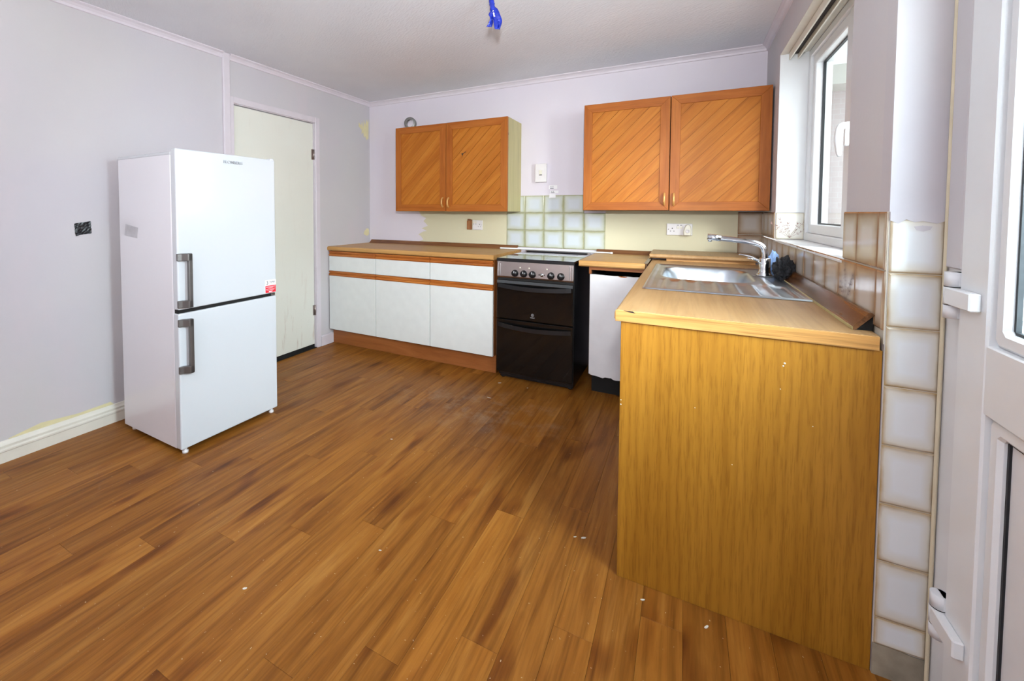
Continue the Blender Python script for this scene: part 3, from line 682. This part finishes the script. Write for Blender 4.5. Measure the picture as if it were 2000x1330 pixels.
b = new_bm(); lathe(b, (2.036, cyf - .010, .785), [(.014, 0), (.012, -.003), (.006, -.004), (.006, -.014), (0, -.014)], 1, 14); mk('bare_spindle', b, 'chrome', ck)
for hx_ in (2.014, 2.052): bx('spindle_hole', (hx_, hx_ + .006, cyf - .0125, cyf - .009, .781, .789), 'black', ck)
for kx in (1.878, 1.944, 2.072): 
    b = new_bm(); lathe(b, (kx, cyf - .0075, .826), [(.0055, 0), (.0055, -.004), (0, -.005)], 1, 12); mk('indicator', b, 'plastic_cream', ck)
bx('panel_gap', (cx0 + .006, cx1 - .006, cyf - .004, cyf + .02, .732, .746), 'black', ck)
def oven_door(z0, z1, hz):
    d_ = bx('oven_door', (cx0 + .002, cx1 - .004, cyf - .008, cyf + .028, z0, z1), 'black_gloss', ck, .002)
    pts = [(cx0 + .012 + (cx1 - cx0 - .028) * t, cyf - .010 - .030 * math.sin(math.pi * t) ** .7, hz - .012 * math.sin(math.pi * t)) for t in [k / 16 for k in range(17)]]
    b = new_bm(); prof = [(-.004, -.016), (-.004, .014), (.010, .010), (.010, -.012)]; rows = []
    for p in pts: rows.append([b.verts.new((p[0], p[1] + q[0], p[2] + q[1])) for q in prof])
    for i in range(16):
        for k in range(4): b.faces.new((rows[i][k], rows[i][(k + 1) % 4], rows[i + 1][(k + 1) % 4], rows[i + 1][k]))
    b.faces.new(rows[0]); b.faces.new(rows[-1]); bmesh.ops.recalc_face_normals(b, faces=b.faces); mk('handle', b, 'black_plastic', d_)
    return d_
od = oven_door(.452, .730, .694)
bx('top_trim', (cx0 + .004, cx1 - .006, cyf - .0095, cyf - .006, .708, .729), 'hob_ring', od)
b = new_bm(); lathe(b, (1.972, cyf - .0082, .497), [(.0095, 0), (.0095, -.0006), (.0080, -.0006), (.0080, 0), (.0095, 0)], 1, 20); box(b, 1.9708, 1.9732, cyf - .009, cyf - .008, .4915, .499); box(b, 1.9708, 1.9732, cyf - .009, cyf - .008, .5005, .5025); mk('emblem', b, 'grey_tape', od)
text_mesh('brand_print', 'indesit', .012, 'grey_tape', od, basis(Vector((1.972, cyf - .0083, .479)) - Vector(ck.location), (1, 0, 0), (0, 0, 1)), .0002)
od2 = oven_door(.060, .444, .408)
for fx_, fy_ in ((cx0 + .03, cyf + .06), (cx1 - .03, cyf + .06), (cx0 + .03, -.08), (cx1 - .03, -.08)):
    b = new_bm(); lathe(b, (fx_, fy_, 0), [(.016, 0), (.016, .01), (.009, .012), (.009, .03)], 2, 12); mk('foot', b, 'black_plastic', ck)

# ================================================================== RIGHT BASE UNIT, CORNER WORKTOPS
u = thing('base_cabinet', (2.53, -.3, .0), 'base unit with a chipped white door and its wooden grip rail missing', 'cabinet')
b = new_bm(); box(b, 2.345, 2.361, -.575, -.012, .125, .86); box(b, 2.69, 2.706, -.575, -.012, .125, .86); box(b, 2.361, 2.69, -.575, -.012, .125, .141); box(b, 2.361, 2.69, -.02, -.012, .141, .86); mk('carcass', b, 'dark', u)
b = new_bm(); box(b, 2.345, 2.700, -.594, -.576, .838, .861); box(b, 2.345, 2.360, -.594, -.576, .81, .838); mk('bare_rail', b, 'plinth', u)
rnd = random.Random(4); jag = []
n_ = 26
for k in range(n_ + 1): jag.append((2.693 - (2.693 - 2.353) * k / n_, .128 + rnd.uniform(-.006, .006) + (.012 if k > n_ - 2 else 0)))
top = [(2.353 + (2.693 - 2.353) * k / 14, .808 + (rnd.uniform(-.004, .0) if 3 < k < 12 else 0)) for k in range(15)]
b = new_bm(); prism(b, top + jag, 1, -.600, -.582); do = mk('door', b, 'white_door', u)
b = new_bm(); prism(b, [(2.53, .806), (2.545, .801), (2.565, .800), (2.58, .803), (2.585, .808)], 1, -.6012, -.598); mk('chipped_edge', b, 'oak', do)
bx('plinth', (2.36, 2.71, -.53, -.515, .0, .122), 'black', u)  # black board stands in for the dark shade under this unit
for lx in (2.40, 2.66): bx('leg', (lx - .015, lx + .015, -.50, -.47, 0, .125), 'black_plastic', u)
w = thing('worktop', (2.49, -.3, .862), 'short oak effect worktop piece between the cooker and the sink run', 'worktop')
b = new_bm(); prism(b, worktop_profile(-.632, .862, WT, -.001), 0, 2.286, 2.690); mk('slab', b, 'worktop', w)
bx('edge_strip', (2.284, 2.286, -.628, -.002, .863, .8985), 'edge', w)
b = new_bm(); prism(b, [(2.684, -.30), (2.684, -.61), (2.692, -.625), (2.706, -.62), (2.706, -.30)], 2, .9002, .9022); prism(b, [(2.692, -.625), (2.700, -.632), (2.706, -.622)], 2, .87, .9022)
tag(mk('joint_strip', b, 'steel'), 'thin aluminium joint strip between the two oak effect worktops', 'strip')

# ================================================================== SINK RUN
u = thing('sink_unit', (3.05, -1.33, 0), 'sink base unit closed by a large honey oak effect end panel', 'cabinet')
bx('end_panel', (2.727, 3.3665, -2.031, -2.010, .0, .8615), 'panel', u, .001)
bx('back_panel', (3.345, 3.358, -2.0, -.65, .1, .86), 'dark', u); bx('bottom_panel', (2.75, 3.345, -2.0, -.65, .12, .138), 'dark', u); bx('plinth', (2.79, 2.805, -2.0, -.65, 0, .12), 'plinth', u)
for y0, y1 in ((-2.0, -1.335), (-1.332, -.66)):
    do = bx('door', (2.729, 2.747, y0, y1, .137, .79), 'white_lam', u, .0015); bx('grip_rail', (2.725, 2.747, y0, y1, .792, .845), 'oak_rail', do, .004)
for (px, pz, r) in ((3.163, .795, .006), (3.160, .787, .005), (2.731, .60, .004), (2.731, .585, .0045), (3.155, .72, .003), (2.945, .62, .003), (3.045, .47, .0025), (3.23, .63, .003)): mk('paint_spot', lathe(new_bm(), (px, -2.0308, pz), [(r * .5, 0), (r * .3, -.0012), (0, -.0014)], 1, 8), 'flake', u)

w = thing('worktop', (3.04, -1.2, .862), 'pale oak effect worktop holding the steel sink', 'worktop')
PX0, PX1, PY0, PY1 = 2.707, 3.3585, -2.034, -.300
SX0, SX1, SYa, SYb = 2.752, 3.334, -1.578, -.612
b = new_bm(); prism(b, [(SX0 + .012, .862), (PX0 + .008, .862), (PX0, .870)] + [(PX0 + .012 - .012 * math.cos(math.pi / 2 * k / 5), .888 + .012 * math.sin(math.pi / 2 * k / 5)) for k in range(6)] + [(SX0 + .012, WT)], 1, PY0, PY1)
box(b, SX1 - .012, PX1, PY0, PY1, .862, WT); box(b, SX0 + .012, SX1 - .012, PY0, SYa + .012, .862, WT); box(b, SX0 + .012, SX1 - .012, SYb - .012, PY1, .862, WT)
mk('slab', b, 'worktop_pen', w)
bx('edge_strip', (PX0 + .003, PX1, PY0 - .004, PY0, .862, .8985), 'edge', w, .001)
b = new_bm(); prism(b, [(2.735, .8995), (2.764, .8988), (2.772, .893), (2.752, .8955)], 1, PY0 - .0046, PY0 - .0035); mk('chip', b, 'dark', w)

# corner board lying loose on a batten
tag(bx('batten', (2.80, 3.29, -.372, -.345, .9003, .9170), 'edge', bev=.001), 'short timber batten propping up the loose corner worktop', 'batten')
w = thing('loose_worktop', (3.0, -.19, .917), 'loose raised oak effect worktop offcut in the back corner by the tap', 'worktop')
b = new_bm(); prism(b, worktop_profile(-.392, .9172, .944, -.012), 0, 2.700, 3.300); mk('slab', b, 'worktop_pen', w)
bx('edge_strip', (2.698, 2.700, -.388, -.014, .9180, .943), 'edge', w)

# ---- stainless sink as a pressed sheet
def sink_mesh():
    nx, ny = 118, 194; bm = new_bm(); V = []
    BX0, BX1, BY0, BY1, BR = 2.812, 3.195, -1.205, -.690, .12
    def rr(x, y, x0, x1, y0, y1, r):
        cx, cy = (x0 + x1) / 2, (y0 + y1) / 2; qx = abs(x - cx) - (x1 - x0) / 2 + r; qy = abs(y - cy) - (y1 - y0) / 2 + r
        return math.hypot(max(qx, 0), max(qy, 0)) + min(max(qx, qy), 0) - r
    def ss(a, b, t): t = min(1, max(0, (t - a) / (b - a))); return t * t * (3 - 2 * t)
    for j in range(ny + 1):
        row = []
        for i in range(nx + 1):
            x = SX0 + (SX1 - SX0) * i / nx; y = SYa + (SYb - SYa) * j / ny
            e = rr(x, y, SX0, SX1, SYa, SYb, .02); z = .9032 + .0035 * (1 - ss(-.004, .0, e)) - .0045 * ss(-.012, -.030, e) * 1.0
            z = .9015 + .0048 * ss(0, -.006, e) - .0052 * ss(-.014, -.030, e)
            dB = rr(x, y, BX0, BX1, BY0, BY1, BR)
            z -= .145 * ss(.012, -.045, dB)
            # drainer flutes run along y
            m = ss(-1.225, -1.265, y) * ss(SYa + .045, SYa + .075, y) * ss(2.80, 2.83, x) * ss(3.305, 3.285, x)
            z += m * (.0075 * (.5 + .5 * math.cos((x - 2.835) / .066 * 2 * math.pi)) ** 2.5 - .005)
            z -= .0015 * m * ss(-1.55, -1.25, y)
            m2 = ss(3.215, 3.225, x) * ss(3.262, 3.252, x) * ss(-1.0, -1.03, y) * ss(-1.25, -1.22, y); z += .006 * m2
            row.append(bm.verts.new((x, y, z)))
        V.append(row)
    for j in range(ny):
        for i in range(nx): f = bm.faces.new((V[j][i], V[j][i + 1], V[j + 1][i + 1], V[j + 1][i])); f.smooth = True
    return bm
sk_ = thing('sink', (3.04, -1.1, .9), 'stainless steel inset sink with bowl and fluted drainer', 'sink')
mk('basin', sink_mesh(), 'steel_sink' if 'steel_sink' in M else 'steel', sk_)
b = new_bm(); lathe(b, (3.0, -.95, .757), [(.042, 0), (.040, .004), (.03, .005), (.026, .001), (0, .001)], 2, 24); mk('waste', b, 'chrome', sk_)

# ---- tap
TXc, TYc = 3.262, -.915
tp = thing('tap', (TXc, TYc, .9), 'chrome monobloc kitchen tap with long raised swivel spout', 'tap')
b = new_bm(); lathe(b, (TXc, TYc, .9045), [(.034, 0), (.034, .006), (.028, .012), (.026, .02), (.0245, .035), (.0245, .085), (.022, .090), (0, .090)], 2, 24); mk('body', b, 'chrome', tp)
b = new_bm(); prism(b, [(TXc - .05, TYc + .006), (TXc - .03, TYc + .03), (TXc + .02, TYc + .03), (TXc + .03, TYc - .01), (TXc, TYc - .034), (TXc - .03, TYc - .02)], 2, .9028, .9046); mk('base_plate', b, 'steel', tp)
b = new_bm(); pts = smooth_path([(TXc, TYc, .98), (TXc - .002, TYc, 1.02), (TXc - .012, TYc, 1.050), (TXc - .04, TYc, 1.066), (TXc - .10, TYc, 1.077), (TXc - .25, TYc, 1.092)], 6); tube(b, pts, .0140, 14); sp = mk('spout', b, 'chrome', tp)
b = new_bm(); d0 = Vector((-.15, 0, .015)).normalized(); p0 = Vector((TXc - .19, TYc, 1.0865)); tube(b, [p0, p0 + d0 * .062], .0160, 14); tube(b, [p0 + d0 * .050 + Vector((0, 0, -.008)), p0 + d0 * .050 + Vector((0, 0, -.024))], .009, 12); mk('nozzle', b, 'chrome', sp)
for (dy, dz, dx) in ((.022, .092, -.105), (-.012, .080, -.078)):
    b = new_bm(); root = Vector((TXc - .012, TYc + dy * .8, .9 + dz - .02)); tip = Vector((TXc + dx, TYc + dy * 2.2, .9 + dz + .012))
    d_ = (tip - root); s_ = Vector((d_.y, -d_.x, 0)).normalized(); n = 12; L = []
    for k in range(n + 1):
        t = k / n; wid = .006 + .007 * max(0, math.sin(math.pi * max(0, (t - .35) / .65))) ** .8 if t > .35 else .006
        p = root + d_ * t + Vector((0, 0, .008 * math.sin(t * math.pi)))
        L.append([b.verts.new(p + s_ * wid + Vector((0, 0, .003))), b.verts.new(p - s_ * wid + Vector((0, 0, .003))), b.verts.new(p - s_ * wid - Vector((0, 0, .003))), b.verts.new(p + s_ * wid - Vector((0, 0, .003)))])
    for i in range(n):
        for k in range(4): f = b.faces.new((L[i][k], L[i][(k + 1) % 4], L[i + 1][(k + 1) % 4], L[i + 1][k])); f.smooth = True
    b.faces.new(L[0]); b.faces.new(L[-1]); bmesh.ops.recalc_face_normals(b, faces=b.faces); mk('lever', b, 'chrome', tp)

# ---- crumpled cloths
def crumple(name, c, r, seed, mat, amp=.5, sub=4):
    bm = new_bm(); bmesh.ops.create_icosphere(bm, subdivisions=sub, radius=1)
    for v in bm.verts:
        p = v.co.normalized(); q = p * 2.1 + Vector((seed, seed * 2, 0))
        n = noise.ridged_multi_fractal(q, 1.0, 2.0, 4, 1.0, 2.0, noise_basis='PERLIN_ORIGINAL') - 1.1
        n2 = noise.noise(p * 1.6 + Vector((0, seed, 3)))
        n3 = abs(noise.noise(p * 4.2 + Vector((seed, 1, 0)))); s = 1 + amp * .34 * n + amp * .45 * n2 - amp * .30 * n3
        v.co = Vector((p.x * r[0] * s, p.y * r[1] * s, p.z * r[2] * s)); v.co.z = max(v.co.z, -r[2] * .72)
    for v in bm.verts: v.co += Vector(c) + Vector((0, 0, r[2] * .72))
    for f in bm.faces: f.smooth = True
    return mk(name, bm, mat)
tag(crumple('cloth', (3.322, -1.022, .9035), (.042, .070, .062), 3.3, 'cloth_black', .8, 5), 'crumpled black cloth lying beside the tap', 'cloth')
tag(crumple('cloth', (3.300, -.868, .9035), (.026, .030, .068), 9.1, 'cloth_blue', .7, 5), 'small crumpled pale blue cloth behind the tap', 'cloth')

# ---- loose brown strips
b = new_bm(); prism(b, [(3.318, .9005), (3.324, .9005), (3.362, .944), (3.357, .950), (3.350, .949), (3.317, .908)], 1, -1.985, -.62)
s = thing('loose_trim', (3.34, -1.3, .9), 'long dark brown wooden trim leaning on the brown tiles by the sink', 'trim'); mk('strip', b, 'strip', s)
b = new_bm(); prism(b, [(3.3165, .9004), (3.3185, .9004), (3.3185, .909), (3.3165, .909)], 1, -1.985, -.62); mk('pale_edge', b, 'cab_side', s)
b = new_bm(); prism(b, [(3.326, .9006), (3.362, .9006), (3.362, .940)], 1, -1.978, -.62); mk('hollow_shade', b, 'black', s)  # solid black fill paints the shade in the hollow under the trim
b = new_bm(); prism(b, [(-.050, .9005), (-.044, .9005), (-.006, .930), (-.012, .934)], 0, .03, 1.634)
s = thing('loose_trim', (.8, -.03, .9), 'long thin brown wooden trim lying at the back of the long worktop', 'trim'); mk('strip', b, 'strip_h', s)
b = new_bm(); prism(b, [(.10, .922), (.13, .932), (.2, .936), (.28, .928), (.4, .932), (.6, .930), (.6, .926), (.28, .922)], 1, -.0075, -.005); mk('torn_paint', b, 'flake', s)
b = new_bm(); prism(b, [(-.050, .9005), (-.044, .9005), (-.006, .926), (-.012, .930)], 0, 2.29, 2.69)
s = thing('loose_trim', (2.5, -.03, .9), 'short brown wooden trim at the back of the short worktop piece', 'trim'); mk('strip', b, 'strip_h', s)
b = new_bm(); tube(b, [(1.487, -.062, .9085), (1.50, -.062, .9085), (1.503, -.062, .9085), (2.40, -.070, .908), (2.403, -.07, .908), (2.418, -.070, .908)], [.0075, .0075, .006, .006, .0075, .0075], 10)
tag(mk('plastic_rod', b, 'upvc'), 'thin white plastic rod bridging the gap behind the cooker', 'rod')

# ================================================================== WALL CUPBOARDS
def clip(poly, n, d):
    out = []
    for i in range(len(poly)):
        a, b_ = poly[i], poly[(i + 1) % len(poly)]; da, db = a[0] * n[0] + a[1] * n[1] - d, b_[0] * n[0] + b_[1] * n[1] - d
        if da <= 0: out.append(a)
        if (da < 0) != (db < 0) and abs(da - db) > 1e-9: t = da / (da - db); out.append((a[0] + (b_[0] - a[0]) * t, a[1] + (b_[1] - a[1]) * t))
    return out
def cup_door(root, x0, x1, z0, z1, yb, hside, gro, mat_b):
    fwid = .058; yf = yb - .020
    i0, i1, j0, j1 = x0 + fwid, x1 - fwid, z0 + fwid, z1 - fwid
    door = bx('door', (i0 - .004, i1 + .004, yb - .006, yb - .001, j0 - .004, j1 + .004), 'oak', root)
    mk('stile', prism(new_bm(), [(x0, z0), (i0, j0), (i0, j1), (x0, z1)], 1, yb, yf, .0012), 'oak', door); mk('stile', prism(new_bm(), [(x1, z0), (x1, z1), (i1, j1), (i1, j0)], 1, yb, yf, .0012), 'oak', door)
    mk('cross_rail', prism(new_bm(), [(x0, z0), (x1, z0), (i1, j0), (i0, j0)], 1, yb, yf, .0012), 'oak_h', door); mk('cross_rail', prism(new_bm(), [(x0, z1), (i0, j1), (i1, j1), (x1, z1)], 1, yb, yf, .0012), 'oak_h', door)
    s2 = math.sqrt(.5); nrm = (-s2, s2); sp_ = .068; ds_ = [(-x * s2 + z * s2) for x in (i0, i1) for z in (j0, j1)]; d0 = min(ds_) + (sp_ * .4); k = 0
    rect = [(i0, j0), (i1, j0), (i1, j1), (i0, j1)]; edges = [min(ds_)]
    while d0 < max(ds_): edges.append(d0); d0 += sp_
    edges.append(max(ds_))
    for a, c in zip(edges[:-1], edges[1:]):
        g2 = gro / 2
        p = clip(clip(rect, nrm, c - g2), (-nrm[0], -nrm[1]), -(a + g2))
        if len(p) < 3 or c - a < .006: continue
        q = clip(clip([(i0 + .001, j0 + .001), (i1 - .001, j0 + .001), (i1 - .001, j1 - .001), (i0 + .001, j1 - .001)], nrm, c - g2 - .0012), (-nrm[0], -nrm[1]), -(a + g2 + .0012))
        bb = new_bm(); prism(bb, p, 1, yb - .004, yb - .0125); mk('board', bb, mat_b, door)
    # bow handle
    hx = (x1 - .026) if hside > 0 else (x0 + .026); hz = z0 + .075
    hb = new_bm(); tube(hb, smooth_path([(hx, yf + .002, hz - .036), (hx, yf - .010, hz - .036), (hx, yf - .024, hz - .018), (hx, yf - .026, hz), (hx, yf - .024, hz + .018), (hx, yf - .010, hz + .036), (hx, yf + .002, hz + .036)], 4), .0075, 10); mk('handle', hb, 'brass', door)
    return door
def cupboard(x0, x1, xm, z0, z1, label, side_mat, gro, mat_b):
    u = thing('wall_cabinet', ((x0 + x1) / 2, -.15, z0), label, 'cabinet')
    bm = new_bm(); t = .016
    box(bm, x0, x0 + t, -.300, -.001, z0, z1); box(bm, x1 - t, x1, -.300, -.001, z0, z1); box(bm, x0 + t, x1 - t, -.300, -.001, z0, z0 + t); box(bm, x0 + t, x1 - t, -.300, -.001, z1 - t, z1); box(bm, x0 + t, x1 - t, -.012, -.001, z0 + t, z1 - t); box(bm, x0 + t, x1 - t, -.295, -.02, (z0 + z1) / 2 - .008, (z0 + z1) / 2 + .008)
    mk('carcass', bm, side_mat, u)
    dl = cup_door(u, x0, xm - .0025, z0 + .002, z1 - .001, -.302, 1, gro[0], mat_b); dr = cup_door(u, xm + .0025, x1, z0, z1, -.302, -1, gro[1], mat_b)
    return u, dl, dr
M['oak_l'] = M['oak_board']
u1, d_l, d_r = cupboard(.566, 1.650, 1.091, 1.224, 1.974, 'oak wall cupboard with a scratched door and a bare olive side', 'cab_side', (.0012, .0022), 'oak_board')
b = new_bm(); yy = -.3148 - .0001
for pts in ([(1.228, 1.705), (1.268, 1.715), (1.258, 1.706)], [(1.236, 1.705), (1.258, 1.71), (1.247, 1.690), (1.239, 1.668), (1.243, 1.69)], [(1.216, 1.706), (1.222, 1.707), (1.222, 1.704)], [(1.262, 1.715), (1.285, 1.728), (1.270, 1.711)]): prism(b, pts, 1, -.3152, -.3140)
mk('scratch', b, 'dark', d_r)
bx('hinge', (1.6335, 1.6505, -.3022, -.2995, 1.83, 1.85), 'dark', d_r)
u2, e_l, e_r = cupboard(2.243, 3.364 - .006, 2.806, 1.232, 1.992, 'oak wall cupboard with clear diagonal boards next to the window', 'dark', (.0026, .0018), 'oak_board')

# ---- tape roll on the left cupboard
b = new_bm(); lathe(b, (.655, -.215, 1.975 + .054), [(.034, -.02), (.054, -.02), (.054, .02), (.034, .02), (.034, -.02)], 1, 36); tr = mk('tape_roll', b, 'roll'); tr.rotation_euler = (0, 0, .35); tag(tr, 'grey tape roll standing on top of a wall cupboard', 'tape roll')

# ================================================================== SOCKETS, SWITCH, STICKERS
def pins(bm, cx, cz, y):
    box(bm, cx - .003, cx + .003, y - .0004, y + .001, cz + .008, cz + .017); box(bm, cx - .0145, cx - .008, y - .0004, y + .001, cz - .010, cz - .0055); box(bm, cx + .008, cx + .0145, y - .0004, y + .001, cz - .010, cz - .0055); return bm
s = thing('socket', (1.243, 0, 1.058), 'white single wall socket beside a brown timber block', 'socket')
bx('faceplate', (1.194, 1.292, -.012, -.0005, 1.058, 1.145), 'plastic', s, .003, seg=2); mk('pin_slots', pins(new_bm(), 1.264, 1.095, -.012), 'socket_hole', s)
b = new_bm(); lathe(b, (1.282, -.0118, 1.103), [(.0035, 0), (.0035, -.0008), (0, -.0008)], 1, 10); mk('screw', b, 'steel', s)
for rx in (1.206, 1.227): bx('rocker_switch', (rx - .008, rx + .008, -.0145, -.012, 1.116, 1.136), 'plastic_cream', s, .001); bx('red_mark', (rx - .006, rx + .006, -.0126, -.0118, 1.109, 1.112), 'socket_hole', s)
b = new_bm(); box(b, 1.140, 1.186, -.020, -.0005, 1.060, 1.142, .001); bl = tag(mk('timber_block', b, 'block'), 'small brown timber block screwed beside the single wall socket', 'block')
b = new_bm(); prism(b, [(1.142, 1.1425), (1.186, 1.1425), (1.19, 1.147), (1.165, 1.156), (1.143, 1.157)], 1, -.012, -.001); mk('splintered_top', b, 'strip_h', bl)
s = thing('socket', (2.868, 0, 1.054), 'white double wall socket with a plug in it', 'socket')
bx('faceplate', (2.785, 2.952, -.012, -.0005, 1.054, 1.139), 'plastic', s, .003, seg=2); mk('pin_slots', pins(new_bm(), 2.822, 1.092, -.012), 'socket_hole', s)
b = new_bm(); lathe(b, (2.797, -.0118, 1.097), [(.0035, 0), (.0035, -.0008), (0, -.0008)], 1, 10); mk('screw', b, 'steel', s)
for rx in (2.858, 2.879): bx('rocker_switch', (rx - .008, rx + .008, -.0145, -.012, 1.102, 1.120), 'plastic_cream', s, .001); bx('red_mark', (rx - .006, rx + .006, -.0126, -.0118, 1.1255, 1.129), 'socket_hole', s)
pl = thing('plug', (2.92, -.03, 1.057), 'cream plug pushed into the double wall socket', 'plug')
b = new_bm(); prism(b, [(2.896, 1.054), (2.944, 1.054), (2.947, 1.10), (2.938, 1.130), (2.926, 1.136), (2.912, 1.134), (2.90, 1.112), (2.893, 1.082)], 1, -.050, -.0125, .006); mk('plug_body', b, 'plastic_cream', pl)
b = new_bm(); lathe(b, (2.922, -.0498, 1.086), [(.014, 0), (.014, -.004), (.010, -.005), (.009, -.002), (0, -.002)], 1, 16); mk('plug_grip', b, 'plastic', pl)
s = thing('cooker_switch', (1.834, 0, 1.469), 'white boxed cooker switch on the wall above the tiles', 'switch')
bx('back_box', (1.788, 1.880, -.030, -.0005, 1.470, 1.621), 'plastic', s, .003); bx('faceplate', (1.786, 1.882, -.036, -.0302, 1.469, 1.622), 'plastic', s, .002)
rk = bx('rocker', (1.820, 1.846, -.041, -.0362, 1.532, 1.568), 'plastic_cream', s, .001); bx('rocker_shadow_slot', (1.821, 1.845, -.0372, -.0362, 1.525, 1.531), 'socket_hole', s)
def sticker(name, x0, x1, z0, z1, lab, lines, th=.0012):
    o = bx(name, (x0, x1, -th, -.0001, z0, z1), 'paper'); tag(o, lab, 'sticker', None)
    if lines:
        b = new_bm()
        for (a, c, e, f) in lines: box(b, a, c, -th - .0003, -th, e, f)
        mk('faded_print', b, 'ink', o)
    return o
sticker('sticker', 1.895, 1.965, 1.412, 1.443, 'upper white paper label with faded print below the cooker switch', [(1.905, 1.935, 1.416, 1.421), (1.905, 1.909, 1.430, 1.435), (1.917, 1.920, 1.430, 1.435), (1.926, 1.932, 1.430, 1.435)])
sticker('sticker', 1.905, 1.975, 1.376, 1.399, 'lower white paper label with faded print just above the tiles', [(1.912, 1.942, 1.379, 1.384), (1.913, 1.920, 1.389, 1.393), (1.926, 1.938, 1.390, 1.394)])
b = new_bm(); prism(b, [(-.0065, 1.372), (-.0075, 1.345), (-.016, 1.338), (-.014, 1.345), (-.0085, 1.373)], 0, 1.902, 1.955); tag(mk('sticker', b, 'paper'), 'peeling cream paper tab stuck over the top tile row', 'sticker')

# ---- black tape square on the left wall
rnd = random.Random(2); bm = new_bm(); n = 8; V = []
for i in range(n + 1):
    row = []
    for j in range(n + 1):
        u_, v_ = i / n, j / n; y = -2.437 + u_ * .072 + v_ * -.004 + (.012 * (v_ - .5) * 0); z = 1.083 + v_ * .066 + u_ * .012
        row.append(bm.verts.new((.0015 + rnd.uniform(0, .003), y + rnd.uniform(-.0015, .0015), z + rnd.uniform(-.0015, .0015))))
    V.append(row)
for i in range(n):
    for j in range(n): bm.faces.new((V[i][j], V[i + 1][j], V[i + 1][j + 1], V[i][j + 1]))
r_ = bmesh.ops.extrude_face_region(bm, geom=bm.faces[:])
for v in [g for g in r_['geom'] if isinstance(g, bmesh.types.BMVert)]: v.co.x = .0003
bmesh.ops.recalc_face_normals(bm, faces=bm.faces)
tag(mk('tape_patch', bm, 'tape_black'), 'square of wrinkled black tape stuck on the wall beside the fridge', 'tape')

# ---- blue film hanging from the ceiling
def ribbon(bm, pts, wid, seed, twist=1.0):
    rnd = random.Random(seed); pts = smooth_path(pts, 7); n = len(pts); prev = None; A = []
    for i, p in enumerate(pts):
        t = i / (n - 1); an = twist * (t * 3 + math.sin(t * 7 + seed)); d_ = Vector((math.cos(an), math.sin(an) * .7, .15 * math.sin(t * 9))).normalized(); w_ = wid(t) if callable(wid) else wid
        nn = Vector((-d_.y, d_.x, 0)) * .004 * math.sin(i * 1.9 + seed)
        A.append([bm.verts.new(p - d_ * w_), bm.verts.new(p - d_ * w_ * .3 + nn), bm.verts.new(p + d_ * w_ * .35 - nn), bm.verts.new(p + d_ * w_)])
    for i in range(n - 1):
        for k in range(3): f = bm.faces.new((A[i][k], A[i][k + 1], A[i + 1][k + 1], A[i + 1][k])); f.smooth = True
    return bm
BXc, BYc = 2.046, -1.490
bt = thing('ceiling_flex', (BXc, BYc, 2.14), 'bright blue plastic film wrapped round a flex hanging from the ceiling', 'light flex')
b = new_bm(); lathe(b, (BXc - .03, BYc, H - .0295), [(.02, 0), (.045, .012), (.045, .029)], 2, 24); mk('ceiling_rose', b, 'plastic', bt)
b = new_bm(); tube(b, smooth_path([(BXc - .03, BYc, H - .02), (BXc - .026, BYc, 2.27), (BXc - .01, BYc, 2.20)], 5), .0045, 8); mk('flex', b, 'plastic', bt)
b = new_bm(); tube(b, smooth_path([(BXc - .030, BYc, 2.30), (BXc - .024, BYc, 2.265), (BXc - .018, BYc, 2.232)], 5), [.010, .013, .012, .014, .013, .015, .012, .014, .011, .012, .010], 9); mk('film_wrap', b, 'blue', bt)
b = new_bm()
ribbon(b, [(BXc - .018, BYc, 2.245), (BXc - .006, BYc, 2.215), (BXc + .006, BYc + .004, 2.18), (BXc + .006, BYc, 2.135)], lambda t: .016 + .007 * math.sin(t * 3.1) - .012 * max(0, t - .75), 1, .25)
ribbon(b, [(BXc - .02, BYc, 2.242), (BXc - .03, BYc - .006, 2.215), (BXc - .026, BYc, 2.185), (BXc - .040, BYc, 2.156)], lambda t: .006 + .009 * t, 4, .5)
ribbon(b, [(BXc - .016, BYc + .006, 2.25), (BXc - .008, BYc + .012, 2.22), (BXc + .008, BYc + .010, 2.19), (BXc + .014, BYc, 2.14)], lambda t: .010, 7, .6)
o = mk('film_end', b, 'blue', bt); sm = o.modifiers.new('thickness', 'SOLIDIFY'); sm.thickness = .0012

# ---- small debris on the floor
rnd = random.Random(11)
deb = [((1.757, -.71), .022, 'thin white flake on the floor at a front foot of the cooker'), ((1.961, -.702), .009, 'tiny white crumb on the floor before the middle of the cooker'), ((2.595, -1.915), .018, 'white paint flake on the dark floor by the end panel corner'), ((2.565, -1.925), .010, 'small white paint speck beside the flake by the end panel corner'), ((1.538, -1.688), .014, 'white flake in the middle of the open floor'), ((1.673, -2.649), .015, 'pale flake on the open floor nearest the camera'), ((2.813, -2.089), .014, 'white flake on the floor just before the end panel'), ((2.987, -2.097), .016, 'curled white flake on the floor nearest the white tile column'), ((1.96, -2.32), .010, 'small white flake on the open floor between fridge and end panel'), ((1.789, -.97), .030, 'long pale splinter on the floor before the cooker')]
for (x, y), s, lab in deb:
    bm = new_bm(); n = 7; st = 5.0 if 'splinter' in lab else 2.4; an = rnd.uniform(-.4, .4) + (0 if st > 3 else .6)
    pts = []
    for k in range(n):
        t = 2 * math.pi * k / n; p, q = math.cos(t) * s * .62 * rnd.uniform(.7, 1), math.sin(t) * s * .62 / st * rnd.uniform(.6, 1); pts.append((x + p * math.cos(an) - q * math.sin(an), y + p * math.sin(an) + q * math.cos(an)))
    prism(bm, pts, 2, .0002, .0022)
    for v in bm.verts: v.co.z += .004 * max(0, (v.co.x - x) / s) ** 2
    tag(mk('paint_flake', bm, 'flake'), lab, 'flake')
